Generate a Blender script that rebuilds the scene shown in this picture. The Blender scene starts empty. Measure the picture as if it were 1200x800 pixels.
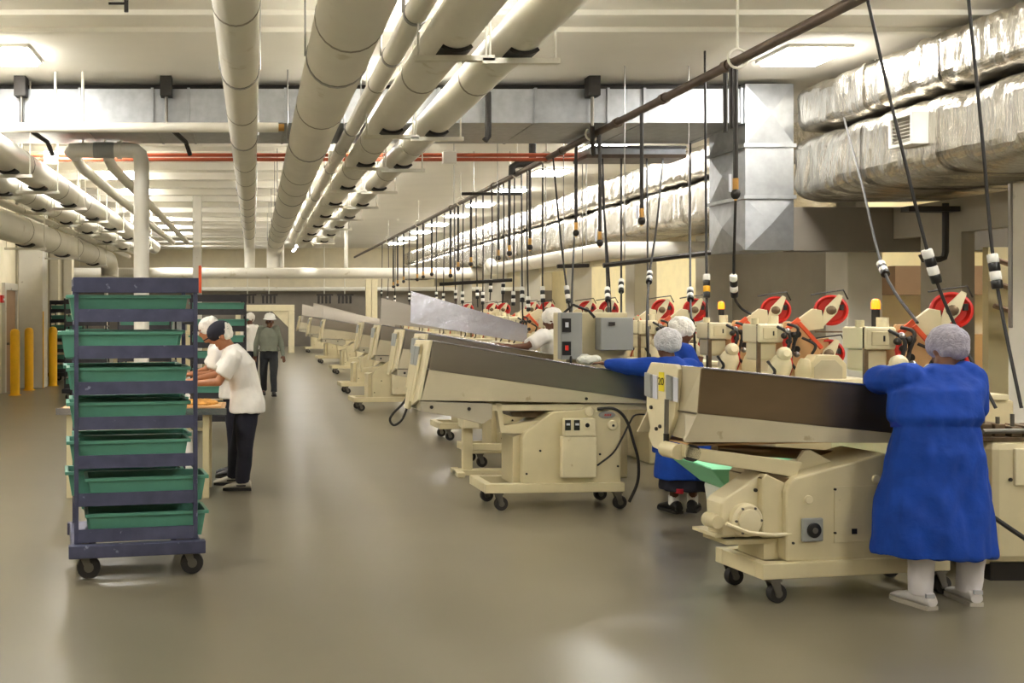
import bpy, bmesh, math, random
from mathutils import Vector, Matrix, noise
random.seed(7)
scene = bpy.context.scene
col = scene.collection
# ------------------------------------------------------------------ camera, world, exposure
F = 1200.0; VX, VY, CH = 297.0, 362.0, 1.75          # focal length in px, vanishing point, eye height
cd = bpy.data.cameras.new('camera'); cam = bpy.data.objects.new('camera', cd); col.objects.link(cam)
cam.location = (0, 0, CH); cam.rotation_euler = (math.radians(90), 0, 0)
cd.sensor_width = 36; cd.lens = 36; cd.shift_x = (600 - VX) / 1200; cd.shift_y = -(400 - VY) / 1200
cd.clip_start = .1; cd.clip_end = 200
scene.camera = cam
w = bpy.data.worlds.new('world'); scene.world = w; w.use_nodes = True
w.node_tree.nodes['Background'].inputs[0].default_value = (.9, .85, .75, 1)
w.node_tree.nodes['Background'].inputs[1].default_value = .12
scene.view_settings.view_transform = 'Standard'; scene.view_settings.look = 'None'
scene.view_settings.gamma = 1; scene.view_settings.use_curve_mapping = False
scene.view_settings.exposure = 1.15
LAMP = 34.0                                            # radiance of the ceiling diffusers
LAMPCOL = (1.0, .97, .915)

def P(x, y, Y):                                        # photo pixel at depth Y -> world point
    return Vector(((x - VX) * Y / F, Y, CH - (y - VY) * Y / F))

# ------------------------------------------------------------------ materials
def lin(c):
    return tuple((v / 255 / 12.92 if v / 255 <= .04045 else ((v / 255 + .055) / 1.055) ** 2.4) for v in c)
MATS = {}
def mat(name, c, rough=.5, metal=0, var=.1, scale=3, bump=0, bscale=40, wear=None, spec=.5, emit=None, rnd=0, stretch=None, alpha=1, rvar=0):
    m = bpy.data.materials.new(name); m.use_nodes = True; nt = m.node_tree; N = nt.nodes; L = nt.links
    b = N['Principled BSDF']; c = lin(c)
    tc = N.new('ShaderNodeTexCoord'); mp = N.new('ShaderNodeMapping'); L.new(tc.outputs['Object'], mp.inputs[0])
    if stretch: mp.inputs['Scale'].default_value = stretch
    n = N.new('ShaderNodeTexNoise'); n.inputs['Scale'].default_value = scale; n.inputs['Detail'].default_value = 5
    L.new(mp.outputs[0], n.inputs['Vector'])
    r = N.new('ShaderNodeValToRGB')
    r.color_ramp.elements[0].position = .3; r.color_ramp.elements[1].position = .7
    r.color_ramp.elements[0].color = tuple(v * (1 - var) for v in c) + (1,)
    r.color_ramp.elements[1].color = tuple(min(1, v * (1 + var)) for v in c) + (1,)
    L.new(n.outputs['Fac'], r.inputs[0]); out = r.outputs[0]
    if wear:                                            # chips and grime with a shape of their own
        wc, thr, ws = wear
        n2 = N.new('ShaderNodeTexNoise'); n2.inputs['Scale'].default_value = ws; n2.inputs['Detail'].default_value = 8
        L.new(tc.outputs['Object'], n2.inputs['Vector'])
        r2 = N.new('ShaderNodeValToRGB'); r2.color_ramp.elements[0].position = thr; r2.color_ramp.elements[1].position = thr + .06
        L.new(n2.outputs['Fac'], r2.inputs[0])
        mx = N.new('ShaderNodeMix'); mx.data_type = 'RGBA'; L.new(r2.outputs[0], mx.inputs[0])
        L.new(out, mx.inputs[6]); mx.inputs[7].default_value = lin(wc) + (1,); out = mx.outputs[2]
    if rnd:
        oi = N.new('ShaderNodeObjectInfo'); mr = N.new('ShaderNodeMapRange')
        mr.inputs[3].default_value = 1 - rnd; mr.inputs[4].default_value = 1 + rnd; L.new(oi.outputs['Random'], mr.inputs[0])
        hs = N.new('ShaderNodeHueSaturation'); L.new(mr.outputs[0], hs.inputs['Value']); L.new(out, hs.inputs['Color']); out = hs.outputs[0]
    L.new(out, b.inputs['Base Color'])
    b.inputs['Roughness'].default_value = rough; b.inputs['Metallic'].default_value = metal
    b.inputs['Specular IOR Level'].default_value = spec
    if rvar:
        mr2 = N.new('ShaderNodeMapRange'); mr2.inputs[3].default_value = rough - rvar; mr2.inputs[4].default_value = rough + rvar
        L.new(n.outputs['Fac'], mr2.inputs[0]); L.new(mr2.outputs[0], b.inputs['Roughness'])
    if bump:
        n3 = N.new('ShaderNodeTexNoise'); n3.inputs['Scale'].default_value = bscale; n3.inputs['Detail'].default_value = 4
        L.new(mp.outputs[0], n3.inputs['Vector'])
        bp = N.new('ShaderNodeBump'); bp.inputs['Strength'].default_value = bump; bp.inputs['Distance'].default_value = .02
        L.new(n3.outputs['Fac'], bp.inputs['Height']); L.new(bp.outputs[0], b.inputs['Normal'])
    if emit:
        b.inputs['Emission Color'].default_value = tuple(emit[0]) + (1,); b.inputs['Emission Strength'].default_value = emit[1]
    if alpha < 1:
        b.inputs['Alpha'].default_value = alpha
    MATS[name] = m
    return m
mat('floor', (111, 105, 88), .28, var=.08, scale=.8)
mat('ceiling', (243, 239, 228), .8, var=.03, scale=1)
mat('wall_grey', (152, 145, 130), .7, var=.05)
mat('wall_dark', (120, 113, 102), .7, var=.06)
mat('wall_cream', (226, 216, 188), .7, var=.05)
mat('wall_warm', (240, 226, 180), .7, var=.05)
mat('door_brown', (158, 128, 100), .5, var=.06)
mat('column_lit_paint', (206, 202, 190), .6, var=.05, wear=((150, 142, 122), .68, 4))  # base lightened to carry the light falling on the columns
mat('pipe_white', (236, 232, 220), .42, var=.04, scale=2, wear=((214, 207, 188), .66, 3))
mat('rod_white', (228, 224, 210), .5)
mat('band_steel', (150, 148, 145), .3, .9)
mat('seam', (150, 143, 130), .6)
mat('galv', (172, 175, 178), .48, .85, var=.10, scale=9, rnd=.14, bump=.04, bscale=14)
mat('foil', (196, 191, 180), .27, .95, var=.08, scale=3, bump=.6, bscale=9, stretch=(1, 4, 1))
mat('black_iron', (46, 42, 38), .5, .3, var=.2)
mat('rail_iron', (92, 78, 66), .45, .5, var=.2, scale=8)
mat('red_pipe', (190, 92, 58), .5)
mat('cream', (208, 196, 158), .42, var=.05, scale=5, wear=((170, 152, 112), .70, 9))
mat('cream_grey', (188, 178, 150), .42, var=.05, scale=5, wear=((160, 146, 116), .70, 9))
mat('skirt_grey', (172, 164, 142), .45, var=.05)
mat('cream_light', (222, 211, 176), .4, var=.05, scale=5, wear=((190, 172, 130), .72, 9))
mat('steel', (150, 143, 132), .30, .95, var=.12, scale=2.5, bump=.03, bscale=120, stretch=(.15, 1, 1), rvar=.06)
mat('steel_bright', (176, 175, 182), .27, .95, var=.10, scale=2.5, bump=.25, bscale=5)
mat('steel_brown', (132, 114, 90), .33, .9, var=.16, scale=3, stretch=(.4, 1, 1), rvar=.05)  # base browned and darkened to carry the dark floor's reflection
mat('rubber', (34, 31, 29), .6, var=.2)
mat('caster_metal', (120, 116, 108), .4, .8)
mat('switch_black', (22, 21, 20), .35)
mat('grey_box', (150, 152, 148), .5, var=.05)
mat('label_white', (214, 216, 226), .4)
mat('label_yellow', (232, 214, 40), .5)
mat('rack_blue', (76, 79, 104), .42, .35, var=.22, scale=9, wear=((150, 156, 180), .66, 14))
mat('rack_shaded', (48, 46, 50), .5, .3, var=.2, scale=9)  # darker rack steel, shadow on the rear racks put into the colour
mat('tray_green', (88, 148, 128), .42, var=.08, scale=4, rnd=.06)
mat('tray_inside', (70, 150, 136), .45)
mat('bollard', (240, 184, 16), .45, var=.07, scale=6, wear=((190, 140, 20), .68, 8))
mat('gown', (0, 60, 158), .85, var=.16, scale=8, bump=.3, bscale=18)
mat('gown_tie', (6, 44, 150), .85)
mat('hair_net', (206, 204, 208), .9, var=.14, scale=26, bump=.6, bscale=60)
mat('hair_net_white', (240, 236, 228), .9, var=.08, scale=26, bump=.5, bscale=50)
mat('hair_net_grey', (164, 160, 172), .9, var=.16, scale=30, bump=.6, bscale=60)
mat('white_cloth', (238, 234, 228), .9, var=.05, scale=8, bump=.3, bscale=14)
mat('white_trousers', (216, 212, 214), .9, var=.05, scale=8, bump=.3, bscale=14)
mat('navy', (30, 30, 44), .85, var=.15, scale=8, bump=.2, bscale=16)
mat('dark_trousers', (44, 46, 50), .85, var=.15, scale=8, bump=.2, bscale=16)
mat('green_shirt', (122, 126, 112), .85, var=.08, scale=8, bump=.2, bscale=16)
mat('skin_tan', (168, 112, 78), .5, var=.08, scale=10)
mat('skin_brown', (104, 66, 46), .5, var=.08, scale=10)
mat('hair_dark', (28, 22, 20), .6)
mat('shoe_white', (214, 210, 208), .5, var=.06, scale=14)
mat('shoe_grey', (186, 178, 164), .5, var=.06)
mat('shoe_black', (24, 22, 22), .5)
mat('reflective', (225, 228, 240), .15, .7)
mat('sock', (225, 222, 214), .9)
mat('red_cloth', (190, 28, 48), .8)
mat('hard_hat', (242, 240, 234), .3)
mat('wheel_red', (196, 40, 30), .38, var=.12)
mat('arm_red', (214, 84, 46), .45, var=.1)
mat('plate_tan', (206, 166, 116), .45, var=.08, wear=((150, 110, 70), .68, 8))
mat('beacon', (255, 120, 10), .3, emit=((1, .22, .01), 1.1))
mat('dirty_metal', (118, 100, 78), .4, .6, var=.3, scale=14)
mat('mint', (150, 232, 186), .45, var=.04)
mat('bag_white', (222, 224, 214), .4, var=.05)
mat('product', (206, 148, 70), .8, var=.2, scale=22, bump=.6, bscale=60)
mat('orange_tag', (245, 96, 48), .5)
mat('alarm_red', (196, 34, 30), .45)
mat('glass_dim', (70, 62, 52), .15)
mat('brass', (196, 150, 84), .35, .8)
mat('connector_white', (235, 233, 226), .5)
mat('connector_yellow', (226, 170, 30), .5)
mat('lamp_frame', (230, 228, 222), .5)
mat('diffuser', (250, 248, 245), .5, emit=(LAMPCOL, LAMP))
mat('grille', (170, 165, 150), .6)
mat('ink', (20, 20, 18), .6)

# ------------------------------------------------------------------ mesh helpers
class MB:
    def __init__(s): s.v = []; s.f = []
    def add(s, vs, fs):
        k = len(s.v); s.v += [Vector(v) for v in vs]; s.f += [tuple(i + k for i in f) for f in fs]; return s
    def box(s, x0, x1, y0, y1, z0, z1):
        return s.add([(x, y, z) for z in (z0, z1) for y in (y0, y1) for x in (x0, x1)],
                     [(0, 2, 3, 1), (4, 5, 7, 6), (0, 1, 5, 4), (2, 6, 7, 3), (0, 4, 6, 2), (1, 3, 7, 5)])
    def obox(s, c, sx, sy, sz, M=None):
        M = M or Matrix.Identity(3); c = Vector(c)
        return s.add([c + M @ Vector((x * sx / 2, y * sy / 2, z * sz / 2)) for z in (-1, 1) for y in (-1, 1) for x in (-1, 1)],
                     [(0, 2, 3, 1), (4, 5, 7, 6), (0, 1, 5, 4), (2, 6, 7, 3), (0, 4, 6, 2), (1, 3, 7, 5)])
    def prism(s, poly, axis, a, b):
        n = len(poly)
        def pt(p, c): return {'x': (c, p[0], p[1]), 'y': (p[0], c, p[1]), 'z': (p[0], p[1], c)}[axis]
        return s.add([pt(p, a) for p in poly] + [pt(p, b) for p in poly],
                     [tuple(range(n))[::-1], tuple(range(n, 2 * n))] + [(i, (i + 1) % n, (i + 1) % n + n, i + n) for i in range(n)])
    def loft(s, rings, cap=True, closed=False):
        k = len(s.v); n = len(rings[0])
        for r in rings: s.v += [Vector(p) for p in r]
        m = len(rings)
        for j in range(m - 1 if not closed else m):
            for i in range(n):
                a = k + j * n; b = k + ((j + 1) % m) * n
                s.f.append((a + i, a + (i + 1) % n, b + (i + 1) % n, b + i))
        if cap and not closed:
            s.f.append(tuple(k + i for i in range(n))[::-1]); s.f.append(tuple(k + (m - 1) * n + i for i in range(n)))
        return s
    def tube(s, pts, r, n=8, cap=True):
        pts = [Vector(p) for p in pts]; rings = []; nrm = None
        for i, p in enumerate(pts):
            t = (pts[min(i + 1, len(pts) - 1)] - pts[max(i - 1, 0)]).normalized()
            if nrm is None:
                nrm = t.orthogonal().normalized()
            else:
                nrm = (nrm - t * nrm.dot(t)).normalized()
            bi = t.cross(nrm); rr = r[i] if isinstance(r, (list, tuple)) else r
            rings.append([p + (nrm * math.cos(2 * math.pi * k / n) + bi * math.sin(2 * math.pi * k / n)) * rr for k in range(n)])
        return s.loft(rings, cap)
    def cyl(s, p, q, r, r2=None, n=12): return s.tube([p, q], [r, r if r2 is None else r2], n)
    def limb(s, p, q, r, r2, n=12):                     # tapered limb with rounded ends
        p = Vector(p); q = Vector(q); d = (q - p).normalized()
        pts = [p - d * r * .95, p - d * r * .7, p - d * r * .35, p, q, q + d * r2 * .35, q + d * r2 * .7, q + d * r2 * .95]
        return s.tube(pts, [r * .25, r * .7, r * .94, r, r2, r2 * .94, r2 * .7, r2 * .25], n)
    def ell(s, c, rad, basis=None, n=16, m=10):
        c = Vector(c); B = basis or (Vector((1, 0, 0)), Vector((0, 1, 0)), Vector((0, 0, 1)))
        rings = []
        for j in range(m + 1):
            ph = -math.pi / 2 + math.pi * (j + .12 if j == 0 else j - .12 if j == m else j) / m
            rings.append([c + B[0] * rad[0] * math.cos(ph) * math.cos(2 * math.pi * i / n) + B[1] * rad[1] * math.cos(ph) * math.sin(2 * math.pi * i / n) + B[2] * rad[2] * math.sin(ph) for i in range(n)])
        return s.loft(rings)
    def torus(s, c, axis, R, r, n=20, m=6, a0=0, a1=2 * math.pi, ref=None):
        c = Vector(c); ax = Vector(axis).normalized(); u = Vector(ref).normalized() if ref else ax.orthogonal().normalized(); v = ax.cross(u)
        full = abs(a1 - a0 - 2 * math.pi) < 1e-4; k = n if full else n + 1; rings = []
        for j in range(k):
            a = a0 + (a1 - a0) * j / n; d = u * math.cos(a) + v * math.sin(a)
            rings.append([c + d * (R + r * math.cos(2 * math.pi * i / m)) + ax * r * math.sin(2 * math.pi * i / m) for i in range(m)])
        return s.loft(rings, cap=not full, closed=full)
    def strap(s, c, axis, R, w, t=.006, n=24):          # flat band around a pipe
        c = Vector(c); ax = Vector(axis).normalized(); u = ax.orthogonal().normalized(); v = ax.cross(u); rings = []
        for j in range(n):
            d = u * math.cos(2 * math.pi * j / n) + v * math.sin(2 * math.pi * j / n)
            rings.append([c + d * R - ax * w / 2, c + d * (R + t) - ax * w / 2, c + d * (R + t) + ax * w / 2, c + d * R + ax * w / 2])
        return s.loft(rings, closed=True)
    def lathe(s, prof, c, axis=(0, 0, 1), n=16):
        c = Vector(c); ax = Vector(axis).normalized(); u = ax.orthogonal().normalized(); v = ax.cross(u)
        return s.loft([[c + ax * h + (u * math.cos(2 * math.pi * i / n) + v * math.sin(2 * math.pi * i / n)) * max(r, .0005) for i in range(n)] for r, h in prof])
    def mesh(s, name, m, smooth=False, off=(0, 0, 0)):
        off = Vector(off); me = bpy.data.meshes.new(name)
        me.from_pydata([v - off for v in s.v], [], s.f); me.validate()
        bm = bmesh.new(); bm.from_mesh(me); bmesh.ops.recalc_face_normals(bm, faces=bm.faces); bm.to_mesh(me); bm.free()
        me.materials.append(MATS[m] if isinstance(m, str) else m)
        if smooth:
            for p in me.polygons: p.use_smooth = True
            me.set_sharp_from_angle(angle=math.radians(40))
        return me
    def build(s, name, m, parent=None, smooth=False, bevel=0):
        if parent is not None:
            off = Vector((0, 0, 0)); q = parent
            while q is not None: off = off + q.location; q = q.parent
        else:
            xs = [v.x for v in s.v]; ys = [v.y for v in s.v]; off = Vector(((min(xs) + max(xs)) / 2, (min(ys) + max(ys)) / 2, min(v.z for v in s.v)))
        o = bpy.data.objects.new(name, s.mesh(name, m, smooth, off)); col.objects.link(o)
        if parent is not None: o.parent = parent
        else: o.location = off
        if bevel:
            b = o.modifiers.new('bevel', 'BEVEL'); b.width = bevel; b.segments = 2; b.limit_method = 'ANGLE'; b.angle_limit = math.radians(40)
        return o
def tag(o, label, cat, group=None):
    o['label'] = label; o['category'] = cat
    if group: o['group'] = group
    return o
def thing(name, label, cat, loc=(0, 0, 0), group=None):
    o = bpy.data.objects.new(name, None); o.empty_display_size = .2; col.objects.link(o); o.location = loc
    return tag(o, label, cat, group)
def struct(o): o['kind'] = 'structure'; return o
def copy_tree(o, parent=None):
    c = o.copy(); col.objects.link(c); c.parent = parent
    for ch in o.children: copy_tree(ch, c)
    return c
def share(o, name, loc, parent):                       # another piece that shares the mesh of o
    c = o.copy(); c.name = name; col.objects.link(c); c.parent = parent; c.location = loc; return c
def remesh(o, voxel, it=2, amp=0, sc=6.0, seed=0):
    md = o.modifiers.new('r', 'REMESH'); md.mode = 'VOXEL'; md.voxel_size = voxel
    if it:
        sm = o.modifiers.new('s', 'SMOOTH'); sm.iterations = it; sm.factor = .5
    dg = bpy.context.evaluated_depsgraph_get(); ev = o.evaluated_get(dg)
    me = bpy.data.meshes.new_from_object(ev, depsgraph=dg); o.modifiers.clear()
    mt = o.data.materials[0]; o.data = me; me.materials.clear(); me.materials.append(mt)
    if amp:
        ns = [v.normal.copy() for v in me.vertices]
        for v, nn in zip(me.vertices, ns):
            q = Vector((v.co.x * sc, v.co.y * sc, v.co.z * sc * .45)) + Vector((seed, seed * 2, 0))
            v.co += nn * (noise.noise(q) * amp + noise.noise(q * 2.3) * amp * .5)
    for p in me.polygons: p.use_smooth = True
    return o
def catmull(W, n=6):
    W = [Vector(p) for p in W]; cur = []
    for i in range(len(W) - 1):
        p0 = W[max(i - 1, 0)]; p1 = W[i]; p2 = W[i + 1]; p3 = W[min(i + 2, len(W) - 1)]
        for s_ in range(n):
            u = s_ / n; cur.append(.5 * ((2 * p1) + (p2 - p0) * u + (2 * p0 - 5 * p1 + 4 * p2 - p3) * u * u + (3 * p1 - p0 - 3 * p2 + p3) * u ** 3))
    return cur + [W[-1]]
def text_mesh(s, size, name, m, parent, loc, rot):
    cu = bpy.data.curves.new('t', 'FONT'); cu.body = s; cu.size = size; cu.extrude = .0008; cu.align_x = 'CENTER'; cu.align_y = 'CENTER'
    o = bpy.data.objects.new('t', cu); col.objects.link(o)
    dg = bpy.context.evaluated_depsgraph_get(); me = bpy.data.meshes.new_from_object(o.evaluated_get(dg), depsgraph=dg)
    bpy.data.objects.remove(o); me.materials.clear(); me.materials.append(MATS[m])
    r = bpy.data.objects.new(name, me); col.objects.link(r); r.parent = parent; r.location = loc; r.rotation_euler = rot
    return r

# ------------------------------------------------------------------ the room
CEIL = 4.6
struct(MB().box(-14, 14, -8, 50, -.1, 0).build('floor', 'floor'))
struct(MB().box(-14, 14, -8, 50, CEIL, CEIL + .1).build('ceiling', 'ceiling'))
struct(MB().box(-14, 14, 48, 48.2, 0, 2.62).build('wall_back', 'wall_dark'))
struct(MB().box(-14, 14, 48.02, 48.2, 2.62, CEIL).build('wall_back_upper', 'wall_cream'))
struct(MB().box(-14, 14, -8.2, -8, 0, CEIL).build('wall_front', 'wall_cream'))
struct(MB().box(-14.2, -14, -8, 48, 0, CEIL).build('wall_left_far', 'wall_cream'))
struct(MB().box(14, 14.2, -8, 48, 0, CEIL).build('wall_right_far', 'wall_warm'))
wl = struct(MB().box(-5.45, -5.25, -8, 22.6, 0, CEIL).build('wall_left', 'wall_cream'))
# door on the left wall
d = struct(thing('door_1', 'x', 'x', (-5.25, 21.85, 0)))
for k in ('label', 'category'): del d[k]
MB().box(-5.25, -5.21, 21.45, 22.4, 0, 2.15).build('door_leaf', 'door_brown', d)
m = MB(); m.box(-5.25, -5.17, 21.33, 21.45, 0, 2.3).box(-5.25, -5.17, 22.4, 22.48, 0, 2.3).box(-5.25, -5.17, 21.45, 22.4, 2.15, 2.3)
m.build('door_frame', 'column_lit_paint', d)
MB().cyl((-5.21, 21.58, 1.02), (-5.13, 21.58, 1.02), .025).build('door_handle', 'caster_metal', d, True)
fa = thing('fire_alarm', 'small red fire alarm box on the left wall beside the brown door', 'alarm', (-5.25, 21.28, 1.85))
MB().box(-5.25, -5.19, 21.2, 21.34, 1.88, 2.04).build('case', 'alarm_red', fa, bevel=.01)
MB().box(-5.19, -5.165, 21.24, 21.30, 1.93, 1.97).build('pull_bar', 'label_white', fa)
# columns
def column(x0, x1, y0, y1, z1=CEIL):
    o = MB().box(x0, x1, y0, y1, 0, z1).build('column', 'column_lit_paint', bevel=.015); struct(o); return o
c0 = column(-5.2, -4.66, 22.65, 23.2)
MB().box(-4.66, -4.645, 22.645, 22.70, 0, 1.7).build('corner_guard', 'bollard', c0)
for y in (9.75, 13.02, 17.0, 20.3, 24.2, 28.5, 33, 37.5): column(7.55, 8.0, y, y + .5, 3.0)
column(-6.6, -6.1, 33, 33.5); column(-1.52, -1.30, 25.6, 25.82)
# grey wall in the right row, and sills between the further columns
struct(MB().box(7.95, 8.1, 13.52, 17.0, 0, CEIL).build('wall_right', 'wall_grey'))
struct(MB().box(7.95, 8.1, 10.25, 12.72, 2.62, 3.0).build('wall_right_header', 'wall_grey'))
struct(MB().box(7.95, 8.1, 11.5, 12.2, 0, 2.62).build('wall_right_pier', 'wall_grey'))
struct(MB().box(7.95, 8.1, -8, 9.75, 0, 3.0).build('wall_right_near', 'wall_grey'))
struct(MB().box(7.95, 8.1, 17.5, 45, 2.75, CEIL).build('wall_right_lintel', 'wall_cream'))
struct(MB().box(7.95, 8.1, 17.5, 45, 0, .9).build('wall_right_sill', 'wall_cream'))
struct(MB().box(8.1, 14, 17.9, 18.05, 0, CEIL).build('wall_side_room', 'wall_warm'))
# cream ribbed wall beyond the left column
wr = struct(MB().box(-14, -5.4, 30.1, 30.3, 0, CEIL).build('wall_left_back', 'wall_cream'))
rib = None
for k in range(22):
    x = -5.45 - k * .4
    if rib is None: rib = MB().prism([(-.17, 0), (-.12, -.07), (.12, -.07), (.17, 0)], 'z', .02, CEIL - .05).build('panel', 'wall_cream', wr); rib.location = (0, 0, 0)
    p = rib if k == 0 else share(rib, 'panel', (0, 0, 0), wr)
    p.location = (x - wr.location.x + wr.location.x * 0, 30.1 - wr.location.y, 0)
for o in list(wr.children):                            # vertices were offset by the wall's origin
    o.location += Vector((wr.location.x - wr.location.x, 0, 0))
rib.data.transform(Matrix.Translation(wr.location))
# ceiling ribs
n = 0
for y, x0, x1 in [(9.75, -14, 14), (10.35, -14, 14)] + [(15.6 + 1.45 * i, -14, 1.2) for i in range(22)]:
    n += 1
    struct(MB().box(x0, x1, y, y + (.10 if y < 12 else .22), CEIL - (.05 if y < 12 else .14), CEIL).build('trim_%d' % n, 'ceiling'))

# ------------------------------------------------------------------ ceiling lights
proto = None
for X in (-2.78, 6.12, 10.7):
    for i in range(-5, 11):
        Y = 11.4 + 3.25 * i
        if Y > 46 or Y < -3 or (X > 8 and Y < 9): continue
        if proto is None:
            proto = thing('ceiling_light', 'square white fluorescent panel set in the ceiling', 'ceiling light', (0, 0, CEIL), 'fluorescent ceiling panels in rows')
            h = .31; fr = MB()
            for a in ((-h - .04, h + .04, -h - .06, -h - .02), (-h - .04, h + .04, h + .02, h + .06), (-h - .04, -h, -h - .02, h + .02), (h, h + .04, -h - .02, h + .02)):
                fr.box(a[0], a[1], a[2], a[3], CEIL - .03, CEIL)
            fr.build('frame', 'lamp_frame', proto)
            MB().box(-h, h, -h - .02, h + .02, CEIL - .07, CEIL - .002).build('diffuser', 'diffuser', proto)
            o = proto
        else: o = copy_tree(proto)
        o.location = (X, Y, CEIL)
sl = None
for i in range(15):                                    # bare tubes on stems above the pipe bundle
    Y = .1 + 3.1 * i
    if sl is None:
        sl = thing('strip_light', 'bare fluorescent tube fixture on stems above the overhead pipe bundle', 'strip light', (0, 0, 0), 'tube fixtures above the pipe bundle')
        MB().box(-.05, .05, -.7, .7, .05, .09).build('housing', 'lamp_frame', sl)
        for s_ in (-1, 1): MB().cyl((s_ * .035, -.68, .025), (s_ * .035, .68, .025), .02, n=8).build('tube_lamp', 'diffuser', sl, True)
        for y_ in (-.5, .5): MB().cyl((0, y_, .09), (0, y_, CEIL - 4.22), .008, n=6).build('stem', 'rod_white', sl)
        o = sl
    else: o = copy_tree(sl)
    o.location = (1.72, Y, 4.22)
# ------------------------------------------------------------------ pipes overhead
def pipe(name, label, pts, r, bands=(), seams=(), straps=(), group=None, m='pipe_white', n=24):
    p0 = Vector(pts[0]); t = thing(name, label, 'pipe', p0, group)
    MB().tube(pts, r, n).build('jacket', m, t, True)
    ax = (Vector(pts[1]) - p0).normalized()
    for Y in seams:                                     # jacket joints
        c = p0 + ax * ((Y - p0.y) / ax.y); MB().strap(c, ax, r, .03, .004).build('jacket_joint', 'seam', t, True)
    for Y in bands:                                     # clevis ring and rod
        c = p0 + ax * ((Y - p0.y) / ax.y)
        h = MB().strap(c, ax, r, .05, .008).build('hanger_ring', 'band_steel', t, True)
        for s in (-1, 1):
            MB().cyl((c.x + s * (r + .012), c.y, c.z), (c.x + s * (r + .012), c.y, CEIL), .008, n=6).build('hanger_rod', 'band_steel', h)
    for Y in straps:                                    # saddle and strut on two rods
        c = p0 + ax * ((Y - p0.y) / ax.y)
        b = MB().box(c.x - r - .12, c.x + r + .12, Y - .03, Y + .03, c.z - r - .07, c.z - r - .03).build('strut', 'rod_white', t)
        sd = MB().torus(c, (0, 1, 0), r + .012, .012, 10, 6, math.radians(60), math.radians(120), ref=(1, 0, 0)); 
        sd = MB()
        rings = []
        for j in range(9):
            a = math.radians(-125 + 70 * j / 8); dx, dz = math.cos(a), math.sin(a)
            rings.append([c + Vector((dx * rr, yy, dz * rr)) for rr, yy in ((r + .002, -.11), (r + .03, -.11), (r + .03, .11), (r + .002, .11))])
        sd.loft(rings).build('saddle', 'rubber', t)
        for s in (-1, 1):
            MB().cyl((c.x + s * (r + .09), Y, c.z - r - .05), (c.x + s * (r + .09), Y, CEIL), .009, n=6).build('hanger_rod', 'rod_white', b)
    return t
YT = 32.0; ZT = P(0, 320, YT).z
def run(X, Z, y0, drop=True, yend=YT - .3):
    pts = [(X, y0, Z), (X, yend - .5, Z)]
    if drop:
        for k in range(1, 7):
            a = math.pi / 2 * k / 6; pts.append((X, yend - .5 + .45 * math.sin(a), Z - .45 * (1 - math.cos(a))))
        pts.append((X, yend - .05, ZT))
    else: pts.append((X, yend, Z))
    return pts
pipe('insulated_pipe', 'slender white insulated pipe directly above the aisle, beside the thickest pipe', run(-.12, 3.85, 1, True, YT + .28), .165,
     bands=[9.0, 12.5, 18.2, 21.5, 25, 28.5], seams=[3, 5, 7, 10.8, 14.5, 16.2, 20, 23])
pipe('insulated_pipe', 'thickest white insulated pipe of the overhead bundle above the aisle', run(.665, 3.75, 1, True, YT + .28), .245,
     bands=[8.1, 12.2, 17.5, 19.8, 23.5, 27, 30], seams=[3, 5.5, 7, 10, 14.5, 16, 22, 25])
pipe('insulated_pipe', 'narrow white insulated pipe squeezed between the thick overhead pipes', run(1.21, 3.95, 1, False), .09,
     bands=[7.6, 8.9, 12.5, 16, 20, 24, 28], seams=[4, 6, 10, 14])
pipe('insulated_pipe', 'white insulated pipe on strut hangers, next to the narrow overhead pipe', run(1.48, 3.82, 1, False), .175,
     straps=[3.9, 7.55, 11.0, 13.5, 16.06, 18.5, 21, 23.5, 26, 28.5], seams=[5, 9, 12.5, 15])
pipe('insulated_pipe', 'outer white insulated pipe on strut hangers, nearest the dark overhead rail', run(1.97, 3.79, 1, False), .165,
     straps=[3.9, 7.55, 11.0, 13.5, 16.06, 18.5, 21, 23.5, 26, 28.5], seams=[5, 9, 12.5, 15])
LS = [12.8, 14.6, 17.0, 19.5, 22, 25, 28]
pipe('insulated_pipe', 'white insulated pipe, highest of the bundle along the left columns', run(-3.07, 3.65, 2, False), .19, straps=LS, seams=[13.5, 16, 18.2, 20.5, 23])
pipe('insulated_pipe', 'white insulated pipe, second highest of the bundle along the left columns', run(-3.56, 3.55, 2, False), .165, straps=LS, seams=[13.5, 16, 18.2, 20.5, 23])
pipe('insulated_pipe', 'thin white pipe of the bundle along the left columns', run(-3.85, 3.38, 2, False), .06, seams=[14, 17, 20], n=12)
pipe('insulated_pipe', 'thick low white insulated pipe of the bundle along the left columns', run(-3.92, 3.07, 2, True, 28), .235, straps=[17.6, 21, 25], seams=[14.6, 17.2, 19.6, 22.2, 24.5])
pipe('transverse_pipe', 'long white pipe crossing the hall far behind the green tray racks', [(-7.5, YT, ZT), (7.9, YT, ZT)], .17)
for X in (-4.6, .9, 2.9):
    tag(MB().cyl((X, YT, ZT - .1), (X, YT, ZT - 1.9 if X < 0 else CEIL), .06, n=10).build('pipe_stub', 'pipe_white', smooth=True), 'short white vertical pipe joined to the long crossing pipe', 'pipe', 'vertical stubs of the crossing pipe')
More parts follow.
